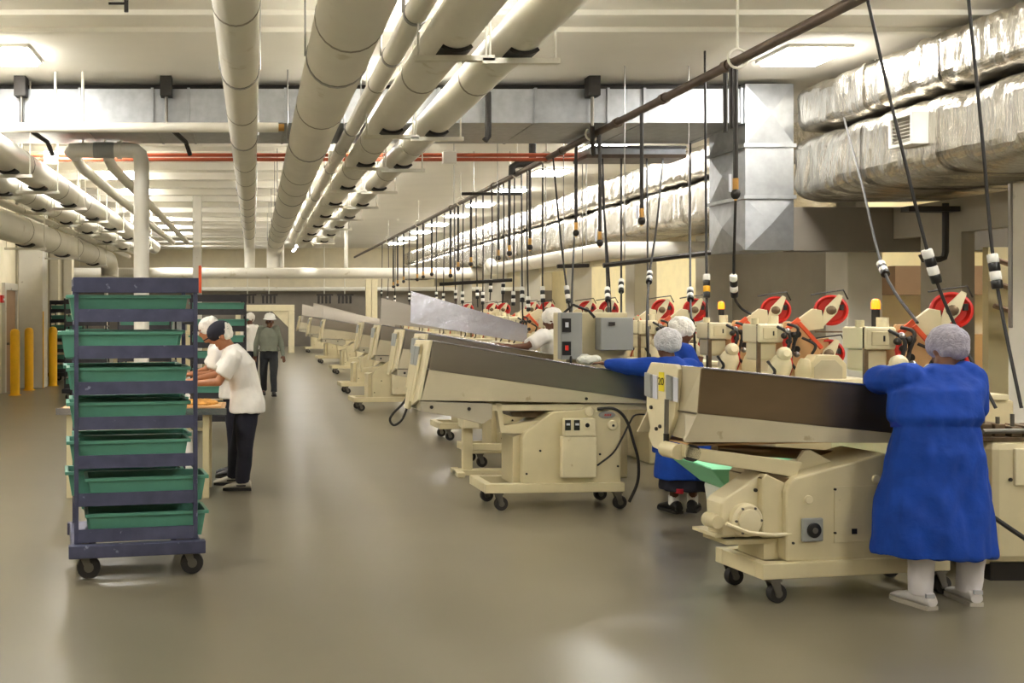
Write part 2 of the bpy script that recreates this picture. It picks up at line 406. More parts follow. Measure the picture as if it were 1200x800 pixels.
# white header with two branches and the tall vertical pipe behind the rack
hz = P(0, 176, 14).z; hd = thing('header_pipe', 'white pipe header with elbow and tall vertical leg behind the blue rack', 'pipe', (-1.53, 14, 0))
pts = [(-2.5, 14.05, hz - .05), (-2.46, 14, hz), (-2.38, 14, hz), (-1.72, 14, hz), (-1.62, 14, hz - .01), (-1.555, 14, hz - .06), (-1.53, 14, hz - .16), (-1.53, 14, 0)]
MB().tube(pts, .105, 16).build('leg', 'pipe_white', hd, True)
MB().cyl((-2.18, 14, hz), (-1.9, 14, hz), .112, n=16).build('valve_sleeve', 'grey_box', hd, True)
MB().cyl((-1.86, 14, hz), (-1.80, 14, hz), .125, n=16).build('flange', 'pipe_white', hd, True)
for X, l in ((-2.44, 'outer'), (-2.0, 'inner')):
    pipe('branch_pipe', '%s branch pipe running back from the white header' % ('grey-white outer' if l == 'outer' else 'grey-white inner'), [(X, 14.0, hz - .08), (X, 14.6, hz - .16), (X, 31, hz - .16)], .075, n=12)
for x in (97, 123, 142):
    X = P(x, 0, 14).x
    MB().cyl((X, 14, hz), (X, 14, CEIL), .022 if x == 142 else .014, n=8).build('hanger_rod', 'rod_white', hd, True)
# white pipe across the left in front of the big duct
cp = thing('cross_pipe', 'white pipe running crosswise below the galvanised duct, capped by the thickest pipe', 'pipe', (-7, 12.3, 3.93))
MB().cyl((-9, 12.3, 3.93), (.30, 12.3, 3.93), .06, n=14).build('jacket', 'pipe_white', cp, True)
MB().cyl((.30, 12.3, 3.93), (.37, 12.3, 3.93), .045, n=14).build('end', 'brass', cp, True)
for x in (65, 97): MB().cyl((P(x, 0, 12.3).x, 12.3, 3.93), (P(x, 0, 12.3).x, 12.3, CEIL), .018, n=8).build('hanger_rod', 'rod_white', cp, True)
# red sprinkler lines
for z, l in ((4.02, 'upper'), (3.955, 'lower')):
    tag(MB().cyl((-9, 15.1, z), (4.9, 15.1, z), .028, n=8).build('sprinkler_pipe', 'red_pipe', smooth=True), '%s of two thin rust red pipes crossing behind the big duct' % l, 'pipe')
# ceiling sprinkler stub, junction boxes
sp = thing('sprinkler_valve', 'small dark sprinkler valve hanging from the ceiling above the left pipes', 'sprinkler', P(148, 0, 9.4))
q = P(148, 0, 9.3); MB().cyl((q.x, 9.3, CEIL), (q.x, 9.3, P(0, 14, 9.3).z), .02).build('stem', 'black_iron', sp, True)
MB().cyl((q.x - .16, 9.3, P(0, 4, 9.3).z), (q.x, 9.3, P(0, 4, 9.3).z), .012).build('lever', 'black_iron', sp, True)
for x in (56, 392, 527):
    q = P(x, 181, 14.9)
    tag(MB().box(q.x - .08, q.x + .12, 14.98, 15.09, 3.88, 4.06).build('junction_box', 'pipe_white', bevel=.01), 'small white junction box on the red pipes behind the big duct', 'box', 'junction boxes on the red pipes')

# ------------------------------------------------------------------ ducts
def cross_panel(mb, a, b, c, dd, nrm, h=.012):
    a, b, c, dd = map(Vector, (a, b, c, dd)); m_ = (a + b + c + dd) / 4 + Vector(nrm) * h
    mb.add([a, b, c, dd, m_], [(0, 1, 4), (1, 2, 4), (2, 3, 4), (3, 0, 4)])
td = thing('galvanised_duct', 'wide galvanised sheet metal duct crossing the hall just below the ceiling', 'duct', (-1, 12.7, 4.05))
x = -9.0; k = 0
widths = [1.2, .9, .45, 1.2, .7, 1.2]
while x < 6.09:
    wd = min(widths[k % 6], 6.1 - x)
    MB().box(x, x + wd - .012, 12.7 + (.0 if k % 2 else .012), 14.3, 4.06, 4.48).build('duct_section', 'galv', td)
    MB().box(x + wd - .02, x + wd + .012, 12.675, 14.3, 4.05, 4.49).build('seam_flange', 'galv', td)
    x += wd; k += 1
for xp in (25, 195, 694):
    X = P(xp, 0, 12.6).x
    hb = MB().box(X - .07, X + .07, 12.5, 12.68, 4.36, CEIL).build('hanger_bracket', 'black_iron', td)
    MB().cyl((X, 12.6, 4.36), (X, 12.6, 4.0), .022).build('hanger_rod', 'caster_metal', hb, True)
    MB().tube([(X, 12.6, 4.02), (X + .2, 13.2, 3.9), (X + .25, 13.3, 3.75)], .03, 6).build('brace', 'black_iron', hb)
tag(MB().box(-9, 6.7, 12.95, 14.2, 4.49, 4.58).build('duct_gap_shade', 'black_iron'), 'black strip for the shadow between the crossing galvanised duct and the ceiling', 'beam')  # solid black box stands in for the shade in the gap
# vertical drop box with cross-broken panels
db = thing('duct_drop', 'tall galvanised duct box with cross-creased panels dropping beside the foil ducts', 'duct', (6.4, 13.2, 2.46))
zs = [2.46, 3.14, 3.78, 4.56]
MB().box(6.12, 6.69, 12.73, 13.68, 2.48, 4.55).build('core', 'galv', db)
for i in range(3):
    z0, z1 = zs[i], zs[i + 1]
    q = MB(); cross_panel(q, (6.10, 12.70, z0 + .02), (6.70, 12.70, z0 + .02), (6.70, 12.70, z1 - .02), (6.10, 12.70, z1 - .02), (0, -1, 0), .05 if i != 1 else .004); q.build('front_panel', 'galv', db)
    q = MB(); cross_panel(q, (6.10, 12.70, z0 + .02), (6.10, 13.7, z0 + .02), (6.10, 13.7, z1 - .02), (6.10, 12.70, z1 - .02), (-1, 0, 0), .06); q.build('side_panel', 'galv', db)
    if i: MB().box(6.07, 6.72, 12.67, 13.72, z0 - .025, z0 + .02).build('flange', 'galv', db)
tag(MB().box(6.72, 9.6, 12.74, 13.0, 2.47, 3.02).build('grey_cross_duct', 'wall_dark', bevel=.01), 'dark grey flat duct running sideways below the foil wrapped ducts', 'duct')
# small tray duct behind the big duct
q = thing('short_duct', 'short galvanised duct with dark underside beside the dark rail', 'duct', (5.2, 14.6, 3.8))
MB().box(4.75, 6.1, 14.45, 15.0, 3.93, 4.04).build('body', 'galv', q); MB().box(4.7, 6.1, 14.42, 15.05, 3.88, 3.93).build('lower_rail', 'rail_iron', q)
MB().box(4.75, 6.1, 14.42, 14.45, 4.02, 4.05).build('upper_rail', 'black_iron', q)
def foil_duct(label, x0, x1, z0, z1, y0, y1, step=.05, amp=.03, seed=0):
    t = thing('foil_duct', label, 'duct', ((x0 + x1) / 2, y0, z0))
    cx, cz, hx, hz_ = (x0 + x1) / 2, (z0 + z1) / 2, (x1 - x0) / 2, (z1 - z0) / 2
    rings = []; ny = max(2, int((y1 - y0) / step)); nn = 56
    base = []
    for i in range(nn):
        a = 2 * math.pi * i / nn; c, s = math.cos(a), math.sin(a); pw = .34
        base.append((math.copysign(abs(c) ** pw, c), math.copysign(abs(s) ** pw, s), a))
    for j in range(ny + 1):
        y = y0 + (y1 - y0) * j / ny; rg = []
        sag = 1 + .012 * math.sin(y * 2.6 + seed)
        for bx, bz, a in base:
            d_ = amp * (noise.noise(Vector((math.cos(a) * .9 + seed, y * 5.2, math.sin(a) * .9))) + .7 * noise.noise(Vector((bx * 2.2 + seed, y * 11, bz * 2.2))))
            rg.append((cx + bx * (hx * sag + d_), y, cz + bz * (hz_ * sag + d_)))
        rings.append(rg)
    MB().loft(rings).build('foil_wrap', 'foil', t, False)
    y = y0 + 1.1
    ring = [(bx, bz) for bx, bz, a in base]
    while y < y1 - .2:                                  # tape bands pinching the wrap
        MB().loft([[(cx + bx * (hx + .02 + o), y + yy, cz + bz * (hz_ + .02 + o)) for bx, bz in ring] for yy, o in ((-.03, 0), (.03, 0))], cap=False).build('tape_band', 'foil', t)
        y += 1.25
    return t
foil_duct('upper foil wrapped insulated duct in front of the galvanised drop box', 6.75, 8.0, 3.93, 4.50, 4.0, 12.70, .04, .028, 1)
lowd = foil_duct('lower wide foil wrapped insulated duct with a grille in its side', 6.72, 9.4, 3.08, 3.90, 4.0, 12.70, .04, .032, 5)
foil_duct('upper foil wrapped duct running back beyond the galvanised drop box', 6.75, 7.8, 3.74, 4.26, 13.75, 46, .09, .025, 9)
foil_duct('lower foil wrapped duct running back beyond the galvanised drop box', 6.70, 7.85, 3.04, 3.70, 13.75, 46, .09, .025, 13)
g = thing('air_grille', 'white square air grille sticking out of the lower foil duct', 'grille', (6.6, 10.4, 3.4))
m = MB(); y0, y1, z0, z1 = 10.2, 10.58, 3.40, 3.72
m.box(6.56, 6.74, y0, y0 + .03, z0, z1).box(6.56, 6.74, y1 - .03, y1, z0, z1).box(6.56, 6.74, y0 + .03, y1 - .03, z0, z0 + .03).box(6.56, 6.74, y0 + .03, y1 - .03, z1 - .03, z1)
m.build('frame', 'connector_white', g)
MB().box(6.66, 6.70, y0 + .03, y1 - .03, z0 + .03, z1 - .03).build('back', 'grille', g)
s0 = None
for i in range(7):
    z = z0 + .05 + i * .036
    MB().obox((6.60, (y0 + y1) / 2, z), .05, y1 - y0 - .06, .006, Matrix.Rotation(.6, 3, 'Y')).build('louvre_slat', 'grille', g)

# ------------------------------------------------------------------ overhead rail with drops
RX, RZ = 4.35, 3.98
rail = thing('overhead_rail', 'dark iron pipe rail running along the hall above the machines', 'rail', (RX, 5, RZ))
MB().cyl((RX, 5.0, RZ), (RX, 44, RZ), .045, n=12).build('rail_pipe', 'rail_iron', rail, True)
for Y in (9.2, 13.15, 15.2, 16.9, 21.5, 27, 33):
    lp = MB().torus((RX, Y, RZ + .02), (0, 1, 0), .085, .013, 16, 6).build('loop', 'rod_white', rail, True)
    MB().cyl((RX, Y, RZ + .1), (RX, Y, CEIL), .012, n=6).build('rod', 'rod_white', lp)
for Y in (9.35, 10.8, 12.2, 14.4, 18.5, 22.5): MB().cyl((RX, Y, RZ), (RX, Y + .1, RZ), .058).build('coupling', 'rail_iron', rail, True)
for xp, yb in [(862, 235), (752, 265), (703, 290), (675, 278), (621, 294), (597, 301), (584, 306), (552, 313), (537, 318), (528, 326), (506, 324), (496, 327), (489, 330), (473, 332), (466, 336), (461, 338)]:
    Y = RX * F / (xp - VX); zb = P(0, yb, Y).z
    t = thing('drop_hose', 'dark pipe drop with brass valve hanging from the overhead rail', 'drop pipe', (RX, Y, zb), 'pipe drops hanging from the dark rail')
    r = .022 if xp > 640 else .024
    MB().cyl((RX, Y, RZ), (RX, Y, zb + .16), r, n=8).build('pipe', 'black_iron', t, True)
    MB().cyl((RX, Y, zb + .10), (RX, Y, zb + .2), r * 1.2, n=8).build('brass_fitting', 'brass', t, True)
    MB().ell((RX, Y, zb + .06), (r * 2, r * 2, .05), n=8, m=6).build('valve', 'black_iron', t, True)
    MB().cyl((RX, Y, zb), (RX, Y, zb + .05), r * .6, n=8).build('nozzle', 'brass', t, True)
    if xp in (862, 752, 703): MB().box(RX - .06, RX - .04, Y - .01, Y + .01, zb + .08, zb + .24).build('lever', 'label_white', t)
# elbowed black pipe by the rail
e = thing('black_elbow_pipe', 'black iron pipe with two elbows dropping from the duct to the rail', 'pipe', P(610, 205, 16.8))
MB().tube([P(624, 165, 16.8), P(624, 186, 16.8), P(624, 192, 16.8), P(616, 192, 16.8), P(606, 192, 16.8), P(600, 196, 16.8), P(600, 205, 16.8)], .06, 10).build('pipe', 'black_iron', e, True)
e2 = thing('black_hook_pipe', 'black pipe drop with a hooked end under the crossing duct', 'pipe', P(570, 165, 12.6))
MB().tube([P(572, 108, 12.6), P(572, 160, 12.6), P(568, 165, 12.6)], .04, 8).build('pipe', 'black_iron', e2, True)
# vertical black drops beside the galvanised box
for xp, yt, yb, Y in ((850, 78, 155, RX * F / (850 - VX)), (857, 75, 150, RX * F / (857 - VX))):
    tag(MB().cyl(P(xp, yt, Y), P(xp, yb, Y), .022, n=8).build('black_drop', 'black_iron', smooth=True), 'short black pipe drop beside the galvanised drop box', 'drop pipe', 'short black drops at the drop box')
# black pipe and conduits under the dark duct, right
bp = thing('black_drop_pipe', 'black pipe with a sideways foot hanging in front of the dark grey duct', 'pipe', P(1108, 300, 11.5))
MB().tube([P(1108, 238, 11.5), P(1108, 295, 11.5), P(1106, 302, 11.5), P(1100, 304, 11.5), P(1082, 304, 11.5), P(1080, 298, 11.5)], .035, 8).build('pipe', 'black_iron', bp, True)
MB().box(P(1062, 0, 11.5).x, P(1122, 0, 11.5).x, 11.45, 11.6, P(0, 248, 11.5).z, P(0, 242, 11.5).z).build('bracket', 'black_iron', bp)
cpi = thing('wall_conduit', 'thin steel conduit hanging beside the right column', 'conduit', P(1184, 380, 9.7))
MB().cyl(P(1184, 215, 9.7), P(1184, 384, 9.7), .018, n=8).build('conduit', 'band_steel', cpi, True)
# hanging electric cords with banded connectors
CG = 'black power cords with banded connectors over the machines'
def cord(pts, Y, plug, yel=False, near=False, label=None):
    W = [P(*q) if len(q) == 3 else P(q[0], q[1], Y) for q in pts]; t = thing('power_cord', label or 'black power cord with white banded connector hanging over the machines', 'cord', W[-1], None if label else CG)
    cur = catmull(W)
    r = .011 if near else .012
    MB().tube(cur, r, 6).build('cable', 'rubber', t, True)
    if plug:
        i = min(range(len(cur) - 1), key=lambda i: abs(CH - (plug[1] - VY) * cur[i].y / F - cur[i].z)); a = cur[i].copy(); ax = (cur[i + 1] - cur[i]).normalized()
        if ax.z > 0: ax = -ax
        R = .034
        for k, mm in enumerate(('connector_white', 'switch_black', 'connector_yellow' if yel else 'connector_white', 'switch_black')):
            MB().lathe([(R * .9, 0), (R, .006), (R, .052), (R * .9, .058)], a + ax * (.06 * k - .12), ax, 10).build('connector', mm, t, True)
    return t
cord([(989, 138, 11.5), (1010, 215, 10), (1035, 315, 8.2), (1075, 378, 7.25)], 7.25, (1035, 315), near=True, label='black cord slanting down to the press beside the orange beacon, over the gowned back')
cord([(1016, -3, 7.3), (1050, 145), (1092, 312), (1128, 400), (1167, 478, 6.75)], 6.95, (1092, 312), near=True, label='long black cord slanting from the rail down to the clamps on the cream cabinet')
cord([(1122, -130), (1150, 150), (1166, 318), (1197, 478, 6.75)], 6.95, (1166, 318), near=True, label='black cord hanging nearest the right column, down to the clamps on the cream cabinet')
cord([(826, 60, 11.3), (827, 200, 10.8), (828, 335), (829, 432)], 10.3, (828, 330), yel=True, label='black cord whose connector has a yellow band, right of the gowned pair')
cord([(862, 234, 9.24), (860, 335, 9.5), (866, 358), (880, 368)], 9.7, (860, 332))
cord([(777, 186, 14.5), (770, 260, 12.6), (761, 325, 11.3), (758, 380), (760, 430)], 10.6, (761, 328))
cord([(809, 168, 14.2), (809, 345, 10.6), (813, 380), (815, 430)], 10.2, (809, 342))
cord([(758, 186, 14.5), (759, 300, 12.5), (760, 430)], 11.4, None)
cord([(728, 186, 14.5), (728, 335, 12.8), (728, 372)], 12.2, (728, 338))
cord([(706, 186, 14.5), (712, 345, 12.8), (714, 372)], 12.4, (713, 346))
cord([(648, 182, 14.87), (656, 270, 14.2), (665, 345), (672, 390)], 13.6, (665, 347))
cord([(673, 278, 13.9), (670, 350, 11.5), (669, 425)], 10.4, None)
cord([(611, 201, 16.62), (612, 345), (613, 375)], 15.5, (612, 345))
cord([(636, 188, 15.4), (636, 345), (640, 372)], 15.0, (636, 347))
cord([(700, 155, 12.95), (712, 300), (716, 372)], 13.0, None)
for xp, yt, yb, Y in [(448, 310, 358, 27), (455, 305, 362, 26), (463, 330, 362, 25), (480, 300, 360, 23), (512, 290, 362, 22), (521, 280, 365, 21.5), (533, 300, 362, 20.5), (543, 290, 365, 20), (558, 270, 360, 19.5), (566, 265, 368, 19), (576, 262, 352, 18.5), (590, 250, 355, 18), (603, 262, 358, 17.5), (618, 280, 365, 17)]:
    Y = RX * F / (xp - VX); yt = VY - (RZ - CH) * F / Y
    cord([(xp, yt), (xp + random.uniform(-1, 1), (yt + yb) / 2), (xp + random.uniform(-2, 2), yb)], Y, (xp, yb - 14))
# dark strut bars
for (a, b, Y), sl_ in zip((((707, 311), (832, 296), 12.0), ((653, 312), (690, 311), 15.0), ((541, 227), (612, 227), 18.5), ((515, 333), (600, 328), 17)),
                         ('long dark strut bar crossing below the lower foil duct to the drop box', 'short dark strut bar over the worker in white beside the grey boxes', 'dark strut bar hung crosswise at the height of the overhead rail', 'dark strut bar low among the cords above the raised bright lid')):
    t = thing('strut_bar', sl_, 'bar', P(*a, Y), 'dark strut bars among the cords')
    MB().cyl(P(*a, Y), P(*b, Y), .03, n=6).build('bar', 'black_iron', t)
    for f_ in (.2, .8):
        q = P(*a, Y).lerp(P(*b, Y), f_); MB().cyl(q, (q.x, q.y, CEIL), .006, n=5).build('rod', 'band_steel', t)
# white pipe on the right with elbow
W = [P(572, 322, 25.3), P(572, 314, 25.3), (P(575, 309, 25.2)), (5.85, 24.9, 2.72), (5.85, 17.3, 2.72), (5.9, 17.0, 2.72), (6.1, 16.85, 2.72), (7.4, 16.8, 2.72)]
t = thing('side_pipe', 'white insulated pipe with an elbow below the foil ducts', 'pipe', (5.85, 16, 2.6))
MB().tube(W, .14, 14).build('jacket', 'pipe_white', t, True)
for Y in (18, 20.5, 23.5): MB().cyl((5.85, Y, 2.8), (5.85, Y, CEIL), .01, n=6).build('rod', 'band_steel', t)

# ------------------------------------------------------------------ feeder machines
class Frame:
    def __init__(s, X, Y, deg):
        s.O = Vector((X, Y, 0)); a = math.radians(deg); s.a = a
        s.u = Vector((math.cos(a), math.sin(a), 0)); s.v = Vector((-math.sin(a), math.cos(a), 0))
    def px(s, x, y, v=0.0):                             # photo pixel on the plane local-y = v  ->  (u, z)
        d_ = Vector(((x - VX) / F, 1, -(y - VY) / F)); o = Vector((0, 0, CH)) - s.O
        t = (v - o.dot(s.v)) / d_.dot(s.v); q = o + d_ * t
        return (q.dot(s.u), q.z)
    def poly(s, pts, v=0.0): return [s.px(a, b, v) for a, b in pts]
def caster(root, u, v, r, rail_z, yaw=0.0):
    c = MB()
    dx, dy = math.cos(yaw) * .03, math.sin(yaw) * .03
    fk = c.prism([(u - .03, rail_z), (u + .03, rail_z), (u + dx + .018, r * .8), (u + dx - .018, r * .8)], 'y', v - .032, v - .024)
    fk.prism([(u - .03, rail_z), (u + .03, rail_z), (u + dx + .018, r * .8), (u + dx - .018, r * .8)], 'y', v + .024, v + .032)
    fk.box(u - .04, u + .04, v - .04, v + .04, rail_z - .012, rail_z)
    k = fk.build('caster', 'caster_metal', root)
    ax = Vector((math.sin(yaw), math.cos(yaw), 0)) if False else Vector((0, 1, 0))
    MB().lathe([(r * .45, -.022), (r * .93, -.022), (r, -.012), (r, .012), (r * .93, .022), (r * .45, .022)], (u + dx, v, r), ax, 20).build('wheel', 'rubber', k, True)
    MB().lathe([(r * .42, -.026), (r * .42, .026)], (u + dx, v, r), ax, 14).build('hub', 'caster_metal', k, True)
    return k
def base_frame(root, u0, u1, v0, v1, z0, z1, m='cream', rw=.07):
    MB().box(u0, u1, v0, v0 + rw, z0, z1).build('base_rail', m, root, bevel=.006)
    MB().box(u0, u1, v1 - rw, v1, z0, z1).build('base_rail', m, root, bevel=.006)
    MB().box(u0, u0 + rw, v0 + rw, v1 - rw, z0, z1).build('base_rail', m, root, bevel=.006)
    MB().box(u1 - rw, u1, v0 + rw, v1 - rw, z0, z1).build('base_rail', m, root, bevel=.006)
def disc(root, u, z, v0, v1, r, name, m, n=20, bev=.006):
    return MB().lathe([(r * .9, v1 - v0 + 0), (r, v1 - v0 - .01), (r, 0)][::-1] if False else [(r, 0), (r, abs(v1 - v0) * .7), (r * .86, abs(v1 - v0))], (u, v0, z), (0, -1, 0), n).build(name, m, root, True)
def trough(root, TL, TR, ML, MR, BL, BR, v0, v1, steel, floor_drop=.08, tcream='cream_grey'):
    t = .012
    def lerp(a, b, f): return (a[0] + (b[0] - a[0]) * f, a[1] + (b[1] - a[1]) * f)
    MB().prism([TL, TR, MR, ML], 'y', v0 - .004, v0 + t).build('steel_side_panel', steel, root, bevel=.003)
    MB().prism([ML, MR, BR, BL], 'y', v0, v0 + t).build('lower_side_panel', tcream, root, bevel=.003)
    MB().prism([TL, TR, MR, ML], 'y', v1 - t, v1 + .004).build('steel_side_panel', 'steel', root, bevel=.003)
    MB().prism([ML, MR, BR, BL], 'y', v1 - t, v1).build('lower_side_panel', tcream, root, bevel=.003)
    # pan inside, and lips
    a, b = ML, MR
    MB().add([(a[0], v0 + t, a[1]), (b[0], v0 + t, b[1]), (b[0], v1 - t, b[1]), (a[0], v1 - t, a[1]), (a[0], v0 + t, a[1] - .01), (b[0], v0 + t, b[1] - .01), (b[0], v1 - t, b[1] - .01), (a[0], v1 - t, a[1] - .01)],
             [(0, 1, 2, 3), (7, 6, 5, 4), (0, 4, 5, 1), (2, 6, 7, 3), (1, 5, 6, 2), (3, 7, 4, 0)]).build('pan', 'steel', root)
    for vv in (v0, v1 - t):
        MB().prism([TL, TR, (TR[0], TR[1] + .012), (TL[0], TL[1] + .012)], 'y', vv - .012, vv + .022).build('rim', 'steel_bright', root, bevel=.003)
    MB().prism([(TR[0] - .02, TR[1]), (TR[0], TR[1]), (BR[0], BR[1]), (BR[0] - .02, BR[1])], 'y', v0 + t, v1 - t).build('end_wall', tcream, root)

# ---- machine 1 (nearest)
f1 = Frame(3.075, 6.07, 10)
m1 = thing('feeder_machine', 'cream wheeled feeder machine with dark steel trough beside the long blue gown', 'machine', (0, 0, 0))
V0, V1 = .06, .58
TL = f1.px(822, 432, V0); TR = f1.px(1130, 464, V0); ML = f1.px(818, 484, V0); MR = f1.px(1130, 516, V0); BL = f1.px(802, 518, V0); BR = f1.px(1130, 519, V0)
trough(m1, TL, TR, ML, MR, BL, BR, V0, V1, 'steel_brown')
# end plate: sloping outer plate of the near end
e0 = TL[0]; et = TL[1]
def eplate(root, name, m, pts, u_of_z, th):             # pts in (v, z), plate follows u_of_z
    fr = [(u_of_z(z) - th, v, z) for v, z in pts]; bk = [(u_of_z(z), v, z) for v, z in pts]; n = len(pts)
    return MB().add(fr + bk, [tuple(range(n))[::-1], tuple(range(n, 2 * n))] + [(i, (i + 1) % n, (i + 1) % n + n, i + n) for i in range(n)]).build(name, m, root, bevel=.006)
def u1(z):                                               # end wall leans out towards the bottom
    if z > ML[1]: return TL[0] + (ML[0] - TL[0]) * (TL[1] - z) / (TL[1] - ML[1])
    return ML[0] + (BL[0] - ML[0]) * (ML[1] - z) / (ML[1] - BL[1])
zt = TL[1]; zb = BL[1]
EU = TL[0] - .012
cols = lambda z, v2: [(u1(z), V0, z), (EU, V0 + .17, z), (EU, v2, z)]
rows_ = [cols(zt + .008, V1), cols(ML[1], V1), cols(zb, V1 - .06)]
vs = [p for r in rows_ for p in r]; vs += [(p[0] + .012, p[1], p[2]) for p in vs]; fs = []
for r in range(2):
    for c in range(2): a = r * 3 + c; fs += [(a, a + 1, a + 4, a + 3), (a + 12, a + 13, a + 10, a + 9)]
for a, b in ((0, 1), (1, 2), (2, 5), (5, 8), (8, 7), (7, 6), (6, 3), (3, 0)): fs.append((b, a, a + 9, b + 9))
MB().add(vs, fs).build('end_plate', 'cream_grey', m1)
eplate(m1, 'latch_plate', 'cream_light', [(V0 + .17, zt - .01), (V0 + .20, zt + .015), (V0 + .33, zt + .015), (V0 + .335, zt + .0), (V0 + .345, zt + .015), (V1 - .05, zt + .015), (V1, zt - .05), (V1, zt - .27), (V1 - .04, zb + .03), (V1 - .02, zb - .02), (V1 - .07, zb - .09), (V1 - .16, zb - .10), (V0 + .27, zb + .02), (V0 + .21, zt - .3)], lambda z: EU, .03)
LU = EU - .03
for v0_, v1_ in ((V0 + .215, V0 + .275), (V0 + .44, V0 + .515)):
    lb = eplate(m1, 'latch_box', 'grey_box', [(v0_, zt - .06), (v1_, zt - .05), (v1_, zt - .20), (v0_, zt - .21)], lambda z: LU, .02)
    eplate(lb, 'label', 'label_white', [(v0_ - .05, zt - .065), (v0_, zt - .06), (v0_, zt - .21), (v0_ - .05, zt - .215)], lambda z: LU, .008)
lab = eplate(m1, 'number_label', 'label_yellow', [(V0 + .318, zt - .04), (V0 + .378, zt - .04), (V0 + .378, zt - .16), (V0 + .318, zt - .16)], lambda z: LU, .003)
text_mesh('20', .066, 'number', 'ink', lab, (LU - .0045, V0 + .350, zt - .10), (math.radians(90), 0, math.radians(-90)))
MB().tube([(LU - .03, V0 + .245, zt - .20), (LU - .03, V0 + .25, zb + .02)], .014, 8).build('gas_spring', 'band_steel', m1, True)
MB().tube([(LU - .03, V0 + .25, zb + .02), (LU - .03, V0 + .25, zb - .07)], .017, 8).build('spring_end', 'rubber', m1, True)
MB().cyl((BL[0] + .0, V0 + .05, zb - .065), (BL[0] + .0, V0 + .20, zb - .065), .048, n=16).build('pivot', 'cream', m1, True)
MB().cyl((BL[0] + .07, V0 + .06, zb - .07), (BL[0] + .07, V0 + .02, zb - .07), .05, n=16).build('pivot_cap', 'black_iron', m1, True)
for vz in ((V1 - .06, zt - .27), (V1 - .12, zt - .4), (V0 + .36, zt - .38)): MB().cyl((LU - .01, vz[0], vz[1]), (LU, vz[0], vz[1]), .012, n=8).build('bolt', 'black_iron', m1, True)
# arm, roller, rail under the trough
MB().prism(f1.poly([(800, 520), (820, 525), (938, 541), (930, 559), (820, 540), (800, 535)], .1), 'y', .08, .14).build('support_arm', 'cream', m1, bevel=.006)
a = f1.px(842, 526, .3); b = f1.px(1060, 540, .3); MB().cyl((a[0], .34, a[1]), (b[0], .34, b[1]), .035, n=12).build('roller', 'steel_brown', m1, True)
a = f1.px(815, 520, .12); b = f1.px(1120, 523, .12); MB().box(a[0], b[0], .14, .5, a[1] - .016, a[1] - .004).build('trough_rail', 'plate_tan', m1)
MB().prism(f1.poly([(928, 560), (949, 529), (956, 528), (987, 545)], .1), 'y', .145, .17).build('gusset', 'cream', m1, bevel=.004)
bd = MB().prism(f1.poly([(921, 658), (921, 576), (924, 567), (932, 560), (985, 545), (1036, 531), (1042, 533), (1075, 560), (1078, 658)], .03), 'y', .03, .40).build('body', 'cream', m1, bevel=.012)
a = f1.px(977, 570, .03); b = f1.px(1060, 632, .03); MB().box(a[0], b[0], .024, .03, b[1], a[1]).build('access_panel', 'cream', m1, bevel=.002)
s = f1.px(950, 620, .03); so = MB().box(s[0] - .068, s[0] + .068, .005, .03, s[1] - .07, s[1] + .07).build('socket_plate', 'grey_box', m1, bevel=.008)
disc(so, s[0], s[1], .005, -.01, .045, 'socket_ring', 'switch_black'); disc(so, s[0], s[1], -.005, -.014, .018, 'socket_core', 'caster_metal')
s = f1.px(1000, 622, .03); MB().box(s[0] - .016, s[0] + .016, .018, .024, s[1] - .016, s[1] + .016).build('square_hole_cover', 'switch_black', m1)
for q_ in ((947, 585), (1026, 561)): s = f1.px(*q_, .03); disc(m1, s[0], s[1], .03, .018, .026, 'round_plug', 'cream_light')
for q_ in ((978, 573), (978, 624), (929, 636)): s = f1.px(*q_, .03); disc(m1, s[0], s[1], .03, .02, .008, 'bolt', 'black_iron', 8)
# drive housing at the left of the body
MB().prism(f1.poly([(893, 630), (893, 562), (898, 555), (921, 566), (921, 630)], .06), 'y', .06, .38).build('drive_cover', 'cream', m1, bevel=.01)
MB().prism(f1.poly([(893, 561), (902, 554), (931, 562), (921, 572)], .06), 'y', .07, .37).build('drive_top', 'steel_brown', m1)
MB().prism(f1.poly([(847, 628), (845, 590), (850, 584), (893, 554), (895, 558), (893, 628)], .10), 'y', .10, .25).build('gear_housing', 'cream_light', m1, bevel=.01)
s = f1.px(874, 609, .08); g1 = disc(m1, s[0], s[1], .10, .05, .10, 'gear_cover', 'cream_light', 28)
disc(g1, s[0], s[1], .05, .035, .07, 'gear_cap', 'cream_light', 24)
for k in range(6): disc(g1, s[0] + .083 * math.cos(k * 1.047), s[1] + .083 * math.sin(k * 1.047), .055, .045, .008, 'bolt', 'caster_metal', 8)
s2 = f1.px(839, 611, .10); disc(m1, s2[0], s2[1], .18, .08, .045, 'motor_end', 'cream', 20)
MB().cyl((s2[0], .13, s2[1]), (s[0], .13, s[1]), .03, n=10).build('shaft', 'dirty_metal', m1, True)
MB().tube([(s2[0] + .04, .06, s2[1] - .005), (s[0] - .02, .03, s[1] - .065), (s[0] + .15, .03, s[1] - .085), (s[0] + .27, .04, s[1] - .085)], .012, 6).build('conduit', 'cream_light', m1, True)
a = f1.px(833, 628, .08); b = f1.px(915, 640, .08)
MB().box(a[0] + .06, b[0], .12, .36, a[1] - .022, a[1]).build('drive_tray', 'cream', m1, bevel=.004)
MB().box(a[0] + .12, b[0], .10, .34, a[1] - .065, a[1] - .035).build('drive_tray', 'cream', m1, bevel=.004)
MB().box(a[0] + .13, a[0] + .2, .14, .3, a[1] - .036, a[1] - .02).build('tray_support', 'black_iron', m1); MB().box(b[0] - .10, b[0] + .05, .1, .34, .24, a[1] - .064).build('tray_support', 'cream', m1)
s = f1.px(885, 574, .10); disc(m1, s[0], s[1], .10, .09, .012, 'bolt', 'black_iron', 8)
